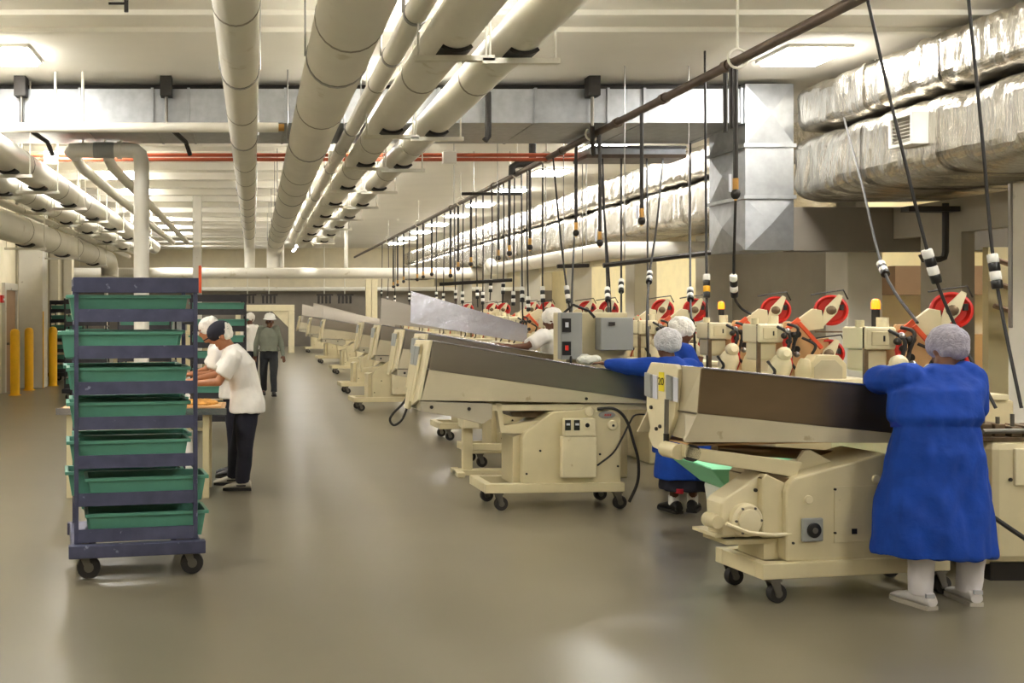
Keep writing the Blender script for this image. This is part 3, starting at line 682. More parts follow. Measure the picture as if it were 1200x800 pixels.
base_frame(m1, -.06, 1.22, 0, .46, .145, .24)
for u, v in ((.02, .03), (0.02, .43), (1.15, .03), (1.15, .43)): caster(m1, u, v, .058, .145, 0)
m1.location = f1.O; m1.rotation_euler.z = f1.a

# ---- machine 2 (and the copies behind it)
f2 = Frame(2.126, 8.86, 4)
m2 = thing('feeder_machine', 'cream wheeled feeder machine with two rocker switches, long steel trough beside the gowned pair', 'machine', (0, 0, 0))
V0, V1 = .04, .56
TL2 = f2.px(507, 400, V0); TR2 = f2.px(772, 444, V0); ML2 = f2.px(503, 433, V0); MR2 = f2.px(772, 471, V0); BL2 = f2.px(493, 469, V0); BR2 = f2.px(772, 473, V0)
trough(m2, TL2, TR2, ML2, MR2, BL2, BR2, V0, V1, 'steel')
def u2(z):
    if z > ML2[1]: return TL2[0] + (ML2[0] - TL2[0]) * (TL2[1] - z) / (TL2[1] - ML2[1])
    return ML2[0] + (BL2[0] - ML2[0]) * min(1, (ML2[1] - z) / (ML2[1] - BL2[1]))
zt = TL2[1]; zb = BL2[1]
eplate(m2, 'end_plate', 'cream_light', [(V0, zt + .01), (V1, zt + .0), (V1, zt - .25), (V1 - .12, zb - .06), (V0 + .2, zb - .06), (V0, zb)], u2, .03)
eplate(m2, 'latch_plate', 'cream', [(V0 + .2, zt - .03), (V1 - .1, zt - .03), (V1 - .12, zb - .1), (V0 + .25, zb - .1)], lambda z: u2(z) - .03, .03)
for v_ in (V0 + .18, V1 - .2): eplate(m2, 'latch_box', 'grey_box', [(v_, zt - .05), (v_ + .12, zt - .05), (v_ + .12, zt - .22), (v_, zt - .22)], lambda z: u2(z) - .06, .015)
MB().tube([(u2(zt - .1) - .07, V0 + .12, zt - .12), (u2(zb) - .05, V0 + .14, zb - .02)], .014, 8).build('gas_spring', 'cream_light', m2, True)
MB().prism(f2.poly([(493, 470), (577, 473), (577, 490), (566, 497), (530, 488), (494, 482)], V0), 'y', V0 + .01, V1 - .01).build('discharge_skirt', 'skirt_grey', m2, bevel=.004)
for q_ in ((506, 477), (550, 479)): s = f2.px(*q_, V0); disc(m2, s[0], s[1], V0 + .012, V0 + .0, .016, 'skirt_bolt', 'switch_black', 10)
s = f2.px(687, 467, V0); disc(m2, s[0], s[1], V0 + .0, V0 - .012, .013, 'side_bolt', 'switch_black', 10)
a = f2.px(577, 474, .08); b = f2.px(765, 480, .08)
MB().box(a[0], b[0], .08, .14, b[1], a[1]).build('trough_rail', 'cream_light', m2, bevel=.004); MB().box(a[0], b[0], .44, .5, b[1], a[1]).build('trough_rail', 'cream_light', m2, bevel=.004)
MB().prism(f2.poly([(580, 472), (587, 472), (590, 498), (632, 492), (645, 488), (626, 503), (612, 508), (586, 507)], .1), 'y', .08, .16).build('support_arm', 'cream', m2, bevel=.005)
MB().prism(f2.poly([(598, 483), (720, 478), (700, 486), (640, 490), (600, 488)], .2), 'y', .2, .45).build('vibrator_tray', 'dirty_metal', m2)
MB().prism(f2.poly([(612, 567), (612, 514), (616, 506), (649, 482), (683, 480), (688, 476), (693, 475), (699, 481), (722, 484), (728, 490), (728, 567)], .03), 'y', .03, .44).build('body', 'cream', m2, bevel=.012)
MB().prism(f2.poly([(601, 567), (601, 512), (612, 508), (612, 567)], .1), 'y', .1, .42).build('body_side', 'cream', m2)
a = f2.px(657, 511, 0); b = f2.px(698, 559, 0); MB().box(a[0], b[0], -.03, .03, b[1], a[1]).build('raised_panel', 'cream_light', m2, bevel=.01)
a = f2.px(660, 490, 0); b = f2.px(696, 510, 0); cb = MB().box(a[0], b[0], -.045, .03, b[1], a[1]).build('switch_box', 'cream_light', m2, bevel=.008)
for q_ in (665.5, 676): s = f2.px(q_, 498, -.045); k = MB().box(s[0] - .026, s[0] + .026, -.05, -.044, s[1] - .045, s[1] + .045).build('rocker_switch', 'switch_black', cb, bevel=.004); MB().obox((s[0], -.053, s[1] + .008), .03, .008, .018).build('rocker', 'label_white', k)
s = f2.px(688, 498, -.045); k = disc(cb, s[0], s[1], -.044, -.052, .04, 'round_socket', 'cream_light'); disc(k, s[0], s[1], -.051, -.055, .02, 'socket_holes', 'switch_black', 8)
s = f2.px(711, 486, .03); k = MB().lathe([(.075, 0), (.075, .006), (.06, .012)], (s[0], .03, s[1]), (0, -1, 0), 24); 
for v in k.v: v.z = s[1] + (v.z - s[1]) * .42
k = k.build('emblem', 'grey_box', m2, True)
for dx in (-.02, -.004, .012, .028): MB().obox((s[0] + dx, .017, s[1]), .008, .004, .018, Matrix.Rotation(.25, 3, 'Y')).build('emblem_mark', 'alarm_red', k)
s = f2.px(717, 498, .03); k = disc(m2, s[0], s[1], .03, .0, .042, 'knob', 'cream_light'); disc(k, s[0], s[1], .0, -.004, .012, 'knob_hole', 'switch_black', 8)
s = f2.px(690, 482, .03); disc(m2, s[0], s[1], .03, .015, .04, 'round_cover', 'cream_light')
for q_ in ((633, 528), (703, 532), (724, 546), (617, 555)): s = f2.px(*q_, .03); disc(m2, s[0], s[1], .03, .022, .01, 'bolt', 'black_iron', 8)
L_ = lambda x_, y_, v_: (f2.px(x_, y_, v_)[0], v_, f2.px(x_, y_, v_)[1])
MB().tube(catmull([L_(700, 479, .0), L_(720, 479, -.02), L_(734, 492, -.02), L_(743, 520, -.02), L_(748, 540, -.02), L_(747, 565, -.02), L_(737, 588, -.02)]), .013, 8).build('cable', 'rubber', m2, True)
MB().tube(catmull([L_(762, 486, .1), L_(745, 486, .06), L_(738, 495, .03), L_(728, 515, 0), L_(718, 531, -.01), L_(700, 545, -.01)]), .008, 6).build('cable', 'rubber', m2, True)
base_frame(m2, -.12, 1.12, 0, .50, .155, .235)
for u, v in ((.0, .04), (0.0, .46), (1.06, .04), (1.06, .46)): caster(m2, u, v, .06, .155, .3)
CART = ('body', 'body_side', 'raised_panel', 'switch_box', 'emblem', 'knob', 'round_cover', 'bolt', 'cable', 'base_rail', 'caster', 'support_arm')
def steel_lid(root, u0, u1_, zl0, zl1, zr0, zr1, v, m='steel'):
    MB().add([(u0, v, zl0), (u1_, v, zr0), (u1_ + .02, v + .02, zr1), (u0 + .02, v + .03, zl1), (u0, v + .012, zl0), (u1_, v + .012, zr0), (u1_ + .02, v + .032, zr1), (u0 + .02, v + .042, zl1)],
             [(0, 1, 2, 3), (7, 6, 5, 4), (0, 4, 5, 1), (1, 5, 6, 2), (2, 6, 7, 3), (3, 7, 4, 0)]).build('raised_lid', m, root)
ords = ['third', 'fourth', 'fifth', 'sixth', 'seventh', 'eighth', 'ninth']
rows = [(11.3, 502, 0, None), (13.6, 475, 0, 'bright'), (17.6, 447, -.95, 'mid'), (21.2, 427, -.95, None), (27.5, 382, -.3, 'long'), (33, 366, -.3, 'mid'), (41, 353, -.3, 'mid')]
for (Y, xe, sh, lid), od in zip(rows, ords):
    c = copy_tree(m2)
    c['label'] = '%s feeder machine counting along the row from the long blue gown' % od
    if lid == 'bright': c['label'] = 'feeder machine with a tall bright steel lid raised behind its trough'
    X = (xe - VX) * Y / F - TL2[0]
    c.location = (0, 0, 0); c.rotation_euler = (0, 0, 0)
    for ch in c.children:
        if sh and ch.name.split('.')[0] in CART: ch.location.x += sh
    if lid:
        if lid == 'bright': steel_lid(c, TL2[0] + .2, TL2[0] + 1.85, 1.56, 2.0, 1.28, 1.52, V1 + .02, 'steel_bright')
        elif lid == 'long': steel_lid(c, TL2[0], TL2[0] + 2.0, 1.5, 1.78, 1.15, 1.4, V1 + .02)
        else: steel_lid(c, TL2[0] + .1, TL2[0] + 1.5, 1.5, 1.95, 1.35, 1.6, V1 + .02)
    c.location = (X, Y, 0); c.rotation_euler.z = math.radians(5)
m2.location = f2.O; m2.rotation_euler.z = f2.a
# pedestal post of the third machine, standing before it
ps = thing('jack_stand', 'cream jack post on a small foot plate beside the rocker-switch feeder', 'stand', P(548, 557, 10.8))
q = P(548, 557, 10.8)
MB().box(q.x - .05, q.x + .05, 10.78, 10.88, .06, .62).build('post', 'cream', ps, bevel=.006)
MB().box(q.x - .07, q.x + .1, 10.7, 10.96, .5, .62).build('head_block', 'cream_light', ps, bevel=.008)
MB().box(q.x - .14, q.x + .9, 10.76, 10.9, .0, .06).build('foot_bar', 'cream', ps, bevel=.006)
MB().box(q.x + .05, q.x + .62, 10.79, 10.87, .26, .33).build('cross_bar', 'cream', ps, bevel=.006)
MB().box(q.x - .14, q.x - .06, 10.62, 11.02, 0, .05).build('foot_bar', 'cream', ps, bevel=.006)
# black cable loop by the end of machine two
tag(MB().tube(catmull([P(483, 450, 9.4), P(474, 470, 9.4), P(461, 484, 9.4), P(457, 492, 9.4), P(462, 498, 9.4), P(472, 490, 9.4), P(480, 468, 9.4), P(484, 452, 9.4)]), .011, 6).build('cable_loop', 'rubber', smooth=True), 'loop of black cable hanging from the end of the rocker-switch feeder', 'cable')

# ------------------------------------------------------------------ press heads
def press(label, X, Y, beacon, group=None):
    t = thing('press_head', label, 'machine', (0, 0, 0), group)
    MB().box(-.32, .55, -.36, .36, 0, 1.12).build('cabinet', 'cream', t, bevel=.02)
    MB().box(-.36, .5, -.38, .38, 1.12, 1.16).build('top_plate', 'cream_light', t, bevel=.006)
    b = MB().box(-.36, -.14, -.16, .14, 1.46, 1.62).build('body_block', 'cream_light', t, bevel=.015)
    MB().box(-.32, -.20, -.168, -.15, 1.49, 1.59).build('cover_plate', 'cream', b, bevel=.004)
    MB().box(-.24, -.23, -.175, -.165, 1.52, 1.56).build('handle', 'switch_black', b)
    MB().cyl((-.34, -.05, 1.62), (-.34, -.05, 1.67), .03, n=10).build('filler_cap', 'cream', b, True); MB().cyl((-.18, -.06, 1.62), (-.18, -.06, 1.69), .04, n=10).build('filler_cap', 'cream_light', b, True)
    MB().box(-.34, -.18, -.12, .12, 1.30, 1.46).build('neck_block', 'cream', t, bevel=.02)
    MB().box(-.36, -.33, -.14, -.12, 1.17, 1.62).build('side_strip', 'dirty_metal', t)
    MB().lathe([(.05, 0), (.085, .03), (.09, .12), (.07, .17), (.05, .2), (.03, .22)], (-.22, -.20, 1.16), (.15, -.25, 1), 14).build('chuck', 'cream_light', t, True)
    MB().lathe([(.055, 0), (.065, .06), (.05, .14), (.035, .17)], (-.06, -.30, 1.16), (.1, -.1, 1), 12).build('chuck', 'cream', t, True)
    MB().lathe([(.04, 0), (.06, .02), (.06, .06), (.03, .09)], (-.20, -.24, 1.36), (0, -1, .2), 12).build('motor', 'cream_light', t, True)
    MB().prism([(-.16, 1.16), (.2, 1.16), (.24, 1.35), (.14, 1.55), (.04, 1.64), (-.08, 1.64), (-.16, 1.5)], 'y', -.06, -.03).build('tan_plate', 'plate_tan', t, bevel=.006)
    for u, z in ((.02, 1.40), (.03, 1.53), (-.1, 1.28)): disc(t, u, z, -.06, -.075, .03, 'plate_hub', 'switch_black', 14)
    MB().prism([(-.02, 1.16), (.30, 1.16), (.30, 1.28), (.23, 1.36), (.05, 1.36), (-.02, 1.28)], 'y', -.34, -.18).build('octagonal_cover', 'cream', t, bevel=.008)
    MB().prism([(.02, 1.16), (.26, 1.16), (.26, 1.26), (.2, 1.32), (.08, 1.32), (.02, 1.26)], 'y', -.346, -.338).build('cover_panel', 'cream_grey', t, bevel=.003)
    MB().prism([(-.03, 1.60), (.18, 1.755), (.26, 1.74), (.28, 1.58), (.1, 1.55)], 'y', -.03, .0).build('upper_arm', 'cream', t, bevel=.006)
    MB().prism([(.0, 1.45), (.34, 1.50), (.34, 1.25), (.1, 1.25)], 'y', .0, .03).build('lower_arm', 'plate_tan', t, bevel=.006)
    MB().box(.18, .40, -.10, -.06, 1.545, 1.56).build('shelf_plate', 'dirty_metal', t)
    for (u, z, r, mm) in ((.37, 1.74, .135, 'wheel_red'), (.35, 1.36, .125, 'wheel_red')):
        ax = Vector((-.5, -1, .0)).normalized()
        wl_ = MB().lathe([(r * .3, 0), (r * .9, .0), (r, .01), (r, .05), (r * .88, .055), (r * .74, .02), (r * .3, .02)], (u, .03, z), ax, 28).build('reel_wheel', mm, t, True)
        c = Vector((u, .03, z)) + ax * .075
        rt = Vector((1, -.5, 0)).normalized(); up = Vector((0, 0, 1)); d1 = (rt * .55 + up).normalized(); d2 = ax.cross(d1)
        MB().lathe([(r * .72, 0), (r * .72, .006)], Vector((u, .03, z)) + ax * .021, ax, 20).build('wheel_web', 'wheel_red', wl_, True)
        q = MB(); L2 = r * 1.12
        pts = [c + d1 * L2 + d2 * .018, c + d1 * L2 - d2 * .018, c - d2 * .05, c - d1 * L2 - d2 * .018, c - d1 * L2 + d2 * .018, c + d2 * .05]
        q.add(pts + [p_ + ax * .018 for p_ in pts], [tuple(range(6)), tuple(range(6, 12))[::-1]] + [(i, (i + 1) % 6, (i + 1) % 6 + 6, i + 6) for i in range(6)])
        q.build('spoke_bar', 'cream_light', wl_)
        MB().lathe([(.04, 0), (.04, .03), (.025, .04)], c, ax, 12).build('hub', 'dirty_metal', wl_, True)
        a0 = Vector((u - .1, -.06, z + r + .02)); MB().tube([a0 + Vector((-.12, 0, -.02)), a0, a0 + Vector((.16, 0, .02)), a0 + Vector((.2, 0, -.06))], .007, 5).build('wire_guide', 'black_iron', t)
        for dd in (-.6, .6): MB().obox(c + rt * dd * r + up * .3 * dd * r, .03, .02, .05).build('clip', 'black_iron', wl_)
    MB().obox((.12, -.10, 1.52), .30, .018, .035, Matrix.Rotation(math.radians(48), 3, 'Y')).build('red_lever', 'arm_red', t, bevel=.004)
    MB().obox((-.03, -.10, 1.62), .14, .018, .04, Matrix.Rotation(math.radians(-40), 3, 'Y')).build('red_lever', 'arm_red', t, bevel=.004)
    MB().tube(catmull([(-.12, -.14, 1.5), (-.13, -.18, 1.40), (-.11, -.2, 1.27), (-.13, -.18, 1.17)]), .026, 8).build('red_hose', 'wheel_red', t, True)
    for k, pt in enumerate([[(-.2, -.16, 1.6), (-.12, -.22, 1.52), (-.15, -.2, 1.35)], [(-.1, -.14, 1.62), (-.04, -.2, 1.58), (-.08, -.2, 1.44)], [(-.3, -.2, 1.3), (-.28, -.28, 1.22), (-.3, -.25, 1.16)], [(-.12, -.1, 1.58), (-.06, -.18, 1.5), (-.1, -.2, 1.3), (-.04, -.25, 1.2)], [(.05, -.1, 1.5), (.12, -.18, 1.44), (.1, -.16, 1.36)]]):
        MB().tube(catmull(pt), .013, 6).build('hose', 'rubber', t, True)
    for u, z, mm in ((-.13, 1.56, 'band_steel'), (-.12, 1.47, 'black_iron'), (-.15, 1.36, 'band_steel'), (-.08, 1.53, 'black_iron'), (-.16, 1.52, 'black_iron'), (-.05, 1.36, 'band_steel'), (-.26, 1.24, 'black_iron'), (.0, 1.2, 'dirty_metal')): MB().ell((u, -.2, z), (.026, .03, .026), n=8, m=6).build('fitting', mm, t, True)
    if beacon:
        bq = MB().cyl((-.12, .12, 1.62), (-.12, .12, 1.75), .028, n=12).build('beacon_base', 'black_iron', t, True)
        MB().lathe([(.03, 0), (.031, .042), (.025, .066), (.01, .076)], (-.12, .12, 1.75), (0, 0, 1), 14).build('beacon_dome', 'beacon', bq, True)
    t.location = (X, Y, 0)
    return t
pA = press('press head with red reel wheels and lit orange beacon behind the long blue gown', 4.72, 7.45, True)
pB = press('press head with bright red reel wheels just past the long dark steel trough', 4.72, 9.0, False)
pC = press('press head with red reel wheels and lit orange beacon in front of the grey wall', 4.72, 9.95, True)
for i, Y in enumerate((11.9, 12.85, 14.8, 15.75, 17.9, 18.85, 21, 22, 24.5, 27.5, 31)):
    c = copy_tree(pB); c.location = (4.78, Y, 0)
    tag(c, 'cream press head with red reel wheels in the row behind the control cabinet', 'machine', 'press heads further along the row')
# near cream cabinet with clamps, right edge
cb = thing('cream_cabinet', 'large cream machine cabinet with rounded corners at the right of the long blue gown', 'cabinet', (5.0, 6.85, 0))
MB().box(4.72, 5.6, 6.55, 6.95, .12, .90).build('body', 'cream', cb, bevel=.05)
MB().box(4.86, 5.6, 6.535, 6.56, .62, .86).build('front_panel', 'cream_light', cb, bevel=.01)
MB().box(4.75, 5.6, 6.6, 6.92, 0, .12).build('plinth', 'black_iron', cb)
MB().box(4.60, 4.80, 6.60, 6.9, .10, .86).build('side_box', 'cream', cb, bevel=.03)
s = P(1185, 562, 6.54); MB().cyl((s.x, 6.56, s.z), (s.x, 6.54, s.z), .012, n=8).build('bolt', 'black_iron', cb)
cl = thing('clamp_block', 'greasy steel clamp block with bolts on top of the cream cabinet', 'clamp', (4.95, 6.7, .9))
MB().box(4.66, 5.4, 6.58, 6.88, .90, .925).build('base_plate', 'dirty_metal', cl, bevel=.004)
for i in range(7):
    X = 4.70 + i * .095
    MB().box(X, X + .07, 6.60 + random.uniform(0, .06), 6.80, .925, .98 + random.uniform(0, .05)).build('jaw', 'dirty_metal', cl, bevel=.006)
    MB().cyl((X + .03, 6.64, .98), (X + .03, 6.64, 1.05 + random.uniform(0, .03)), .012, n=8).build('bolt', 'caster_metal', cl, True)
MB().cyl((4.68, 6.57, .965), (5.38, 6.57, .975), .016, n=8).build('rod', 'caster_metal', cl, True)
cbl = tag(MB().tube([P(1140, 590, 6.5), P(1160, 603, 6.45), P(1185, 620, 6.4), P(1215, 640, 6.35)], .015, 8).build('cable', 'rubber', smooth=True), 'thick black cable looping in front of the large cream cabinet', 'cable')
# control cabinet with grey boxes
cc = thing('control_cabinet', 'cream control cabinet carrying two grey electrical boxes beyond the long trough', 'cabinet', (3.6, 10.7, 0))
a = P(663, 366, 10.6); b = P(738, 430, 10.6)
MB().box(a.x, b.x - .02, 10.6, 11.05, 0, a.z).build('body', 'cream', cc, bevel=.015)
a = P(655, 366, 10.55); b = P(680, 421, 10.55); k = MB().box(a.x, b.x, 10.48, 10.6, b.z, a.z).build('switch_box', 'grey_box', cc, bevel=.008)
for y_ in (381, 408): s = P(662 + 1, y_, 10.48); kk = MB().box(s.x - .04, s.x + .05, 10.465, 10.48, s.z - .07, s.z + .07).build('switch_plate', 'switch_black', k); MB().box(s.x - .01, s.x + .02, 10.45, 10.466, s.z - .02, s.z + .03).build('switch', 'wheel_red' if y_ > 400 else 'label_white', kk)
a = P(701, 372, 10.5); b = P(739, 410, 10.5); k = MB().box(a.x, b.x, 10.42, 10.6, b.z, a.z).build('enclosure', 'grey_box', cc, bevel=.008)
MB().box(a.x + .08, a.x + .14, 10.405, 10.42, a.z - .08, a.z - .045).build('latch', 'black_iron', k)
MB().tube([P(660, 367, 10.55), P(672, 357, 10.55), P(690, 364, 10.55), P(697, 372, 10.55)], .014, 6).build('cable', 'rubber', cc, True)
wb = thing('plastic_bag', 'crumpled white plastic bag on the machine beside the grey boxes', 'bag', P(688, 424, 10.45))
q = P(688, 421, 10.4); o = MB().ell((q.x, 10.36, q.z), (.13, .1, .05)).build('bag', 'bag_white', wb, True); remesh(o, .012, 1, .02, 18)

# mint sheet and white bag bin under machine one
mb_ = thing('plastic_bin', 'bin lined with white bag and mint green rim beneath the near trough', 'bin', (3.75, 7.7, 0))
rg = lambda r1, r2, z: [(3.72 + r1 * sx, 7.7 + r2 * sy, z) for sx, sy in ((-1, -1), (1, -1), (1, 1), (-1, 1))]
MB().loft([rg(.2, .2, .02), rg(.24, .24, .42)]).build('bag_liner', 'bag_white', mb_, bevel=.03)
MB().loft([rg(.25, .25, .42), rg(.46, .40, .61), rg(.44, .38, .61), rg(.23, .23, .44)]).build('mint_rim', 'mint', mb_, bevel=.01)

# ------------------------------------------------------------------ tray racks
RW, RD = .775, .66
LIP = [1.672, 1.434, 1.20, .973, .723, .479, .246]
RIM = [1.839, 1.606, 1.358, 1.134, .879, .646, .41]
SHX = [-.045, -.10, -.045, -.045, -.045, .075, .075]
def make_rack(label, m):
    t = thing('tray_rack', label, 'rack', (0, 0, 0)); h = RW / 2
    for sx in (-1, 1):
        for v in (0, RD - .028): MB().box(sx * h - .014, sx * h + .014, v, v + .028, .235, 1.90).build('post', m, t, bevel=.003)
    MB().box(-h - .02, h + .02, -.012, .0, 1.855, 1.955).build('top_front_plate', m, t, bevel=.003)
    MB().box(-h - .02, h + .02, RD, RD + .012, 1.875, 1.955).build('top_back_plate', m, t, bevel=.003)
    for sx in (-1, 1): MB().box(sx * h - .02, sx * h + .02, .0, RD, 1.90, 1.955).build('top_side_rail', m, t, bevel=.003)
    for z in LIP:
        s_ = MB().box(-h + .016, h - .016, .016, .60, z - .004, z + .0).build('shelf', m, t)
        MB().prism([(-.004, z - .005), (.008, z - .005), (.014, z + .078), (.004, z + .078)], 'x', -h + .014, h - .014).build('shelf_lip', m, s_)
        for sx in (-1, 1): MB().box(sx * h - .011, sx * h + .011, .028, RD - .03, z - .028, z - .005).build('shelf_bracket', m, s_)
    MB().box(-h - .05, h + .06, -.06, .0, .15, .235).build('base_beam', m, t, bevel=.006)
    MB().box(-h - .05, h + .06, RD, RD + .06, .15, .235).build('base_beam', m, t, bevel=.006)
    for sx in (-1, 1): MB().box(sx * h - .035, sx * h + .035, .0, RD, .15, .235).build('base_beam', m, t, bevel=.006)
    for sx in (-1, 1):
        for v in (.03, RD - .03): caster(t, sx * (h - .05), v, .076, .15, .2)
    return t
def make_tray():
    t = thing('tray', 'x', 'tray', (0, 0, 0)); W, D_, H = .40, .145, .168
    r = lambda a, b, z: [(sx * a, sy * b, z) for sx, sy in ((-1, -1), (1, -1), (1, 1), (-1, 1))]
    MB().loft([r(W - .04, D_ - .025, 0), r(W - .012, D_ - .01, H), r(W - .018, D_ - .016, H), r(W - .046, D_ - .031, .008)]).build('shell', 'tray_green', t, bevel=.004)
    MB().loft([r(W - .012, D_ - .01, H - .022), r(W + .006, D_ + .004, H - .022), r(W + .006, D_ + .004, H), r(W - .018, D_ - .016, H), r(W - .018, D_ - .016, H - .01)], cap=False, closed=True).build('rim', 'tray_green', t, bevel=.003)
    return t
tray0 = make_tray(); used = False
shelfn = ['topmost', 'second', 'third', 'fourth', 'fifth', 'sixth', 'lowest']
def place_tray(base, ang, u, v, z, label, group):
    global used
    c = tray0 if not used else copy_tree(tray0); used = True
    a = ang; c.location = (base[0] + u * math.cos(a) - v * math.sin(a), base[1] + u * math.sin(a) + v * math.cos(a), z); c.rotation_euler.z = a
    c['label'] = label; c['group'] = group
    return c
rA = make_rack('blue-grey wheeled steel rack with seven shelves of green trays', 'rack_blue')
A0 = (-.762, 6.68); AA = math.radians(11)
for k, z in enumerate(LIP):
    place_tray(A0, AA, SHX[k], .18, z + .002, 'green plastic tray at the front of the %s shelf of the blue-grey rack' % shelfn[k], 'green trays on the blue-grey rack')
    place_tray(A0, AA, [-.045, -.045, -.06, -.02, .0, -.05, .06][k], .480, z + .002, 'green plastic tray at the back of the %s shelf of the blue-grey rack' % shelfn[k], 'green trays on the blue-grey rack')
rB = make_rack('dark wheeled steel rack of green trays behind the worker in dark cap', 'rack_shaded')
for nm, base, ang, rt, cat in (('dark rack behind the worker in dark cap', (-.50, 14.6), .03, rB, 'a'), ('dark rack behind the tall white vertical pipe', (-1.62, 15.2), -.05, None, 'b'), ('dark rack beside the yellow bollards', (-4.45, 24.4), 0, None, 'c'), ('lone dark rack beyond the packing table', (-3.2, 19.5), .06, None, 'd')):
    if rt is None:
        rt = copy_tree(rB); rt['label'] = {'b': 'dark wheeled steel rack of green trays behind the tall white vertical pipe', 'c': 'dark wheeled steel rack of green trays beside the yellow bollards', 'd': 'dark wheeled steel rack of green trays standing alone beyond the packing table'}[cat]
    for k, z in enumerate(LIP):
        place_tray(base, ang, random.uniform(-.03, .03), .18, z + .002, 'green tray, %s shelf of the %s' % (shelfn[k], nm), 'green trays on the %s' % nm)
    rt.location = (base[0], base[1], 0); rt.rotation_euler.z = ang
rA.location = (A0[0], A0[1], 0); rA.rotation_euler.z = AA
rB.location = (-.50, 14.6, 0); rB.rotation_euler.z = .03

# ------------------------------------------------------------------ bollards
bo = None
for xp, yb, yt, lab in ((17.5, 463, 385, 'yellow bollard by the brown door'), (34, 457, 384, 'yellow bollard in front of the grey column'), (62, 452, 383, 'yellow bollard in front of the dark tray rack')):
    Y = 2100 / (yb - VY); X = (xp - VX) * Y / F
    t = thing('bollard', lab, 'bollard', (0, 0, 0), 'yellow bollards on the left')
    MB().lathe([(.098, 0), (.098, 1.25), (.09, 1.30), (.065, 1.335), (.02, 1.35)], (0, 0, 0), (0, 0, 1), 20).build('post', 'bollard', t, True)
    MB().lathe([(.13, 0), (.13, .012), (.10, .014)], (0, 0, 0), (0, 0, 1), 20).build('foot_plate', 'bollard', t)
    t.location = (X, Y, 0)
# ------------------------------------------------------------------ packing table
tb = thing('packing_table', 'steel edged packing table on cream legs behind the blue-grey rack', 'table', (-1.0, 9.9, 0))
MB().box(-1.8, -.27, 9.45, 10.15, .80, .83).build('top', 'plate_tan', tb, bevel=.004)
MB().box(-1.82, -.25, 9.43, 9.45, .775, .835).build('steel_edge', 'steel_bright', tb)
for X in (-1.7, -.44):
    for Y in (9.5, 10.08): MB().box(X - .03, X + .03, Y - .03, Y + .03, 0, .80).build('leg', 'cream', tb, bevel=.004)
MB().box(-1.7, -.44, 9.5, 10.1, .62, .65).build('shelf', 'cream', tb); MB().box(-1.7, -.44, 9.5, 10.1, .10, .13).build('shelf', 'cream', tb)
pd = thing('product_heap', 'shallow tray of golden product on the packing table by the rolled sleeve', 'tray', (-.5, 9.7, .83))
MB().box(-.72, -.30, 9.52, 9.92, .832, .85).build('sheet', 'plate_tan', pd, bevel=.004)
o = MB().ell((-.51, 9.72, .86), (.18, .17, .035)).build('golden_product', 'product', pd, True); remesh(o, .012, 1, .012, 30)
for k, (X, z) in enumerate(((-.75, .652), (-1.2, .652), (-.9, .132))):
    c = copy_tree(tray0); c.location = (X if k < 2 else -1.0, 9.8, z); c.rotation_euler.z = 0
    c['label'] = ['green tray on the upper shelf of the packing table, right half', 'green tray on the upper shelf of the packing table, left half', 'green tray on the bottom shelf of the packing table'][k]; c['group'] = 'green trays under the packing table'
    c.scale = (.55, 1, .7)
# ------------------------------------------------------------------ far end
pf = thing('portal_frame', 'cream steel portal frame standing across the end of the aisle', 'frame', P(310, 412, 41))
a = P(276, 357, 41); b = P(345, 412, 41)
MB().box(a.x, b.x, 40.9, 41.1, a.z - .26, a.z).build('beam', 'cream_light', pf, bevel=.02)
MB().box(b.x - .24, b.x, 40.9, 41.1, 0, a.z - .26).build('post', 'cream_light', pf, bevel=.02); MB().box(a.x, a.x + .2, 40.9, 41.1, 0, a.z - .26).build('post', 'cream_light', pf, bevel=.02)
MB().prism([(b.x - .24, a.z - .26), (b.x - .9, a.z - .26), (b.x - .24, a.z - .9)], 'y', 40.96, 41.04).build('brace', 'cream_light', pf)
for i, (xp, yt, yb, Y) in enumerate(((432, 328, 400, 44), (439, 328, 400, 44))):
    a = P(xp, yt, Y); tag(MB().box(a.x - .12, a.x + .12, Y, Y + .2, 0, a.z + .3).build('cream_post', 'cream', bevel=.01), 'tall cream steel post against the far grey wall', 'post', 'cream posts at the far wall')
tag(MB().cyl((-13, 47.5, 2.68), (13, 47.5, 2.68), .1, n=10).build('far_pipe', 'pipe_white', smooth=True), 'white pipe running along the top of the far grey wall', 'pipe')
for xp in (290, 315, 380, 404):
    q = P(xp, 350, 46); t = thing('hanging_valve_set', 'cluster of black valves hanging before the far grey wall', 'valves', (q.x, 46, 2.0), 'black valve clusters at the far wall')
    for k in range(4): MB().box(q.x - .3 + k * .17, q.x - .2 + k * .17, 45.95, 46.1, 2.0, 2.35).build('valve', 'black_iron', t, bevel=.01)
    MB().box(q.x - .35, q.x + .4, 46.0, 46.06, 2.35, 2.42).build('manifold', 'black_iron', t); MB().cyl((q.x, 46.03, 2.4), (q.x, 46.03, CEIL), .02, n=6).build('pipe', 'rod_white', t)
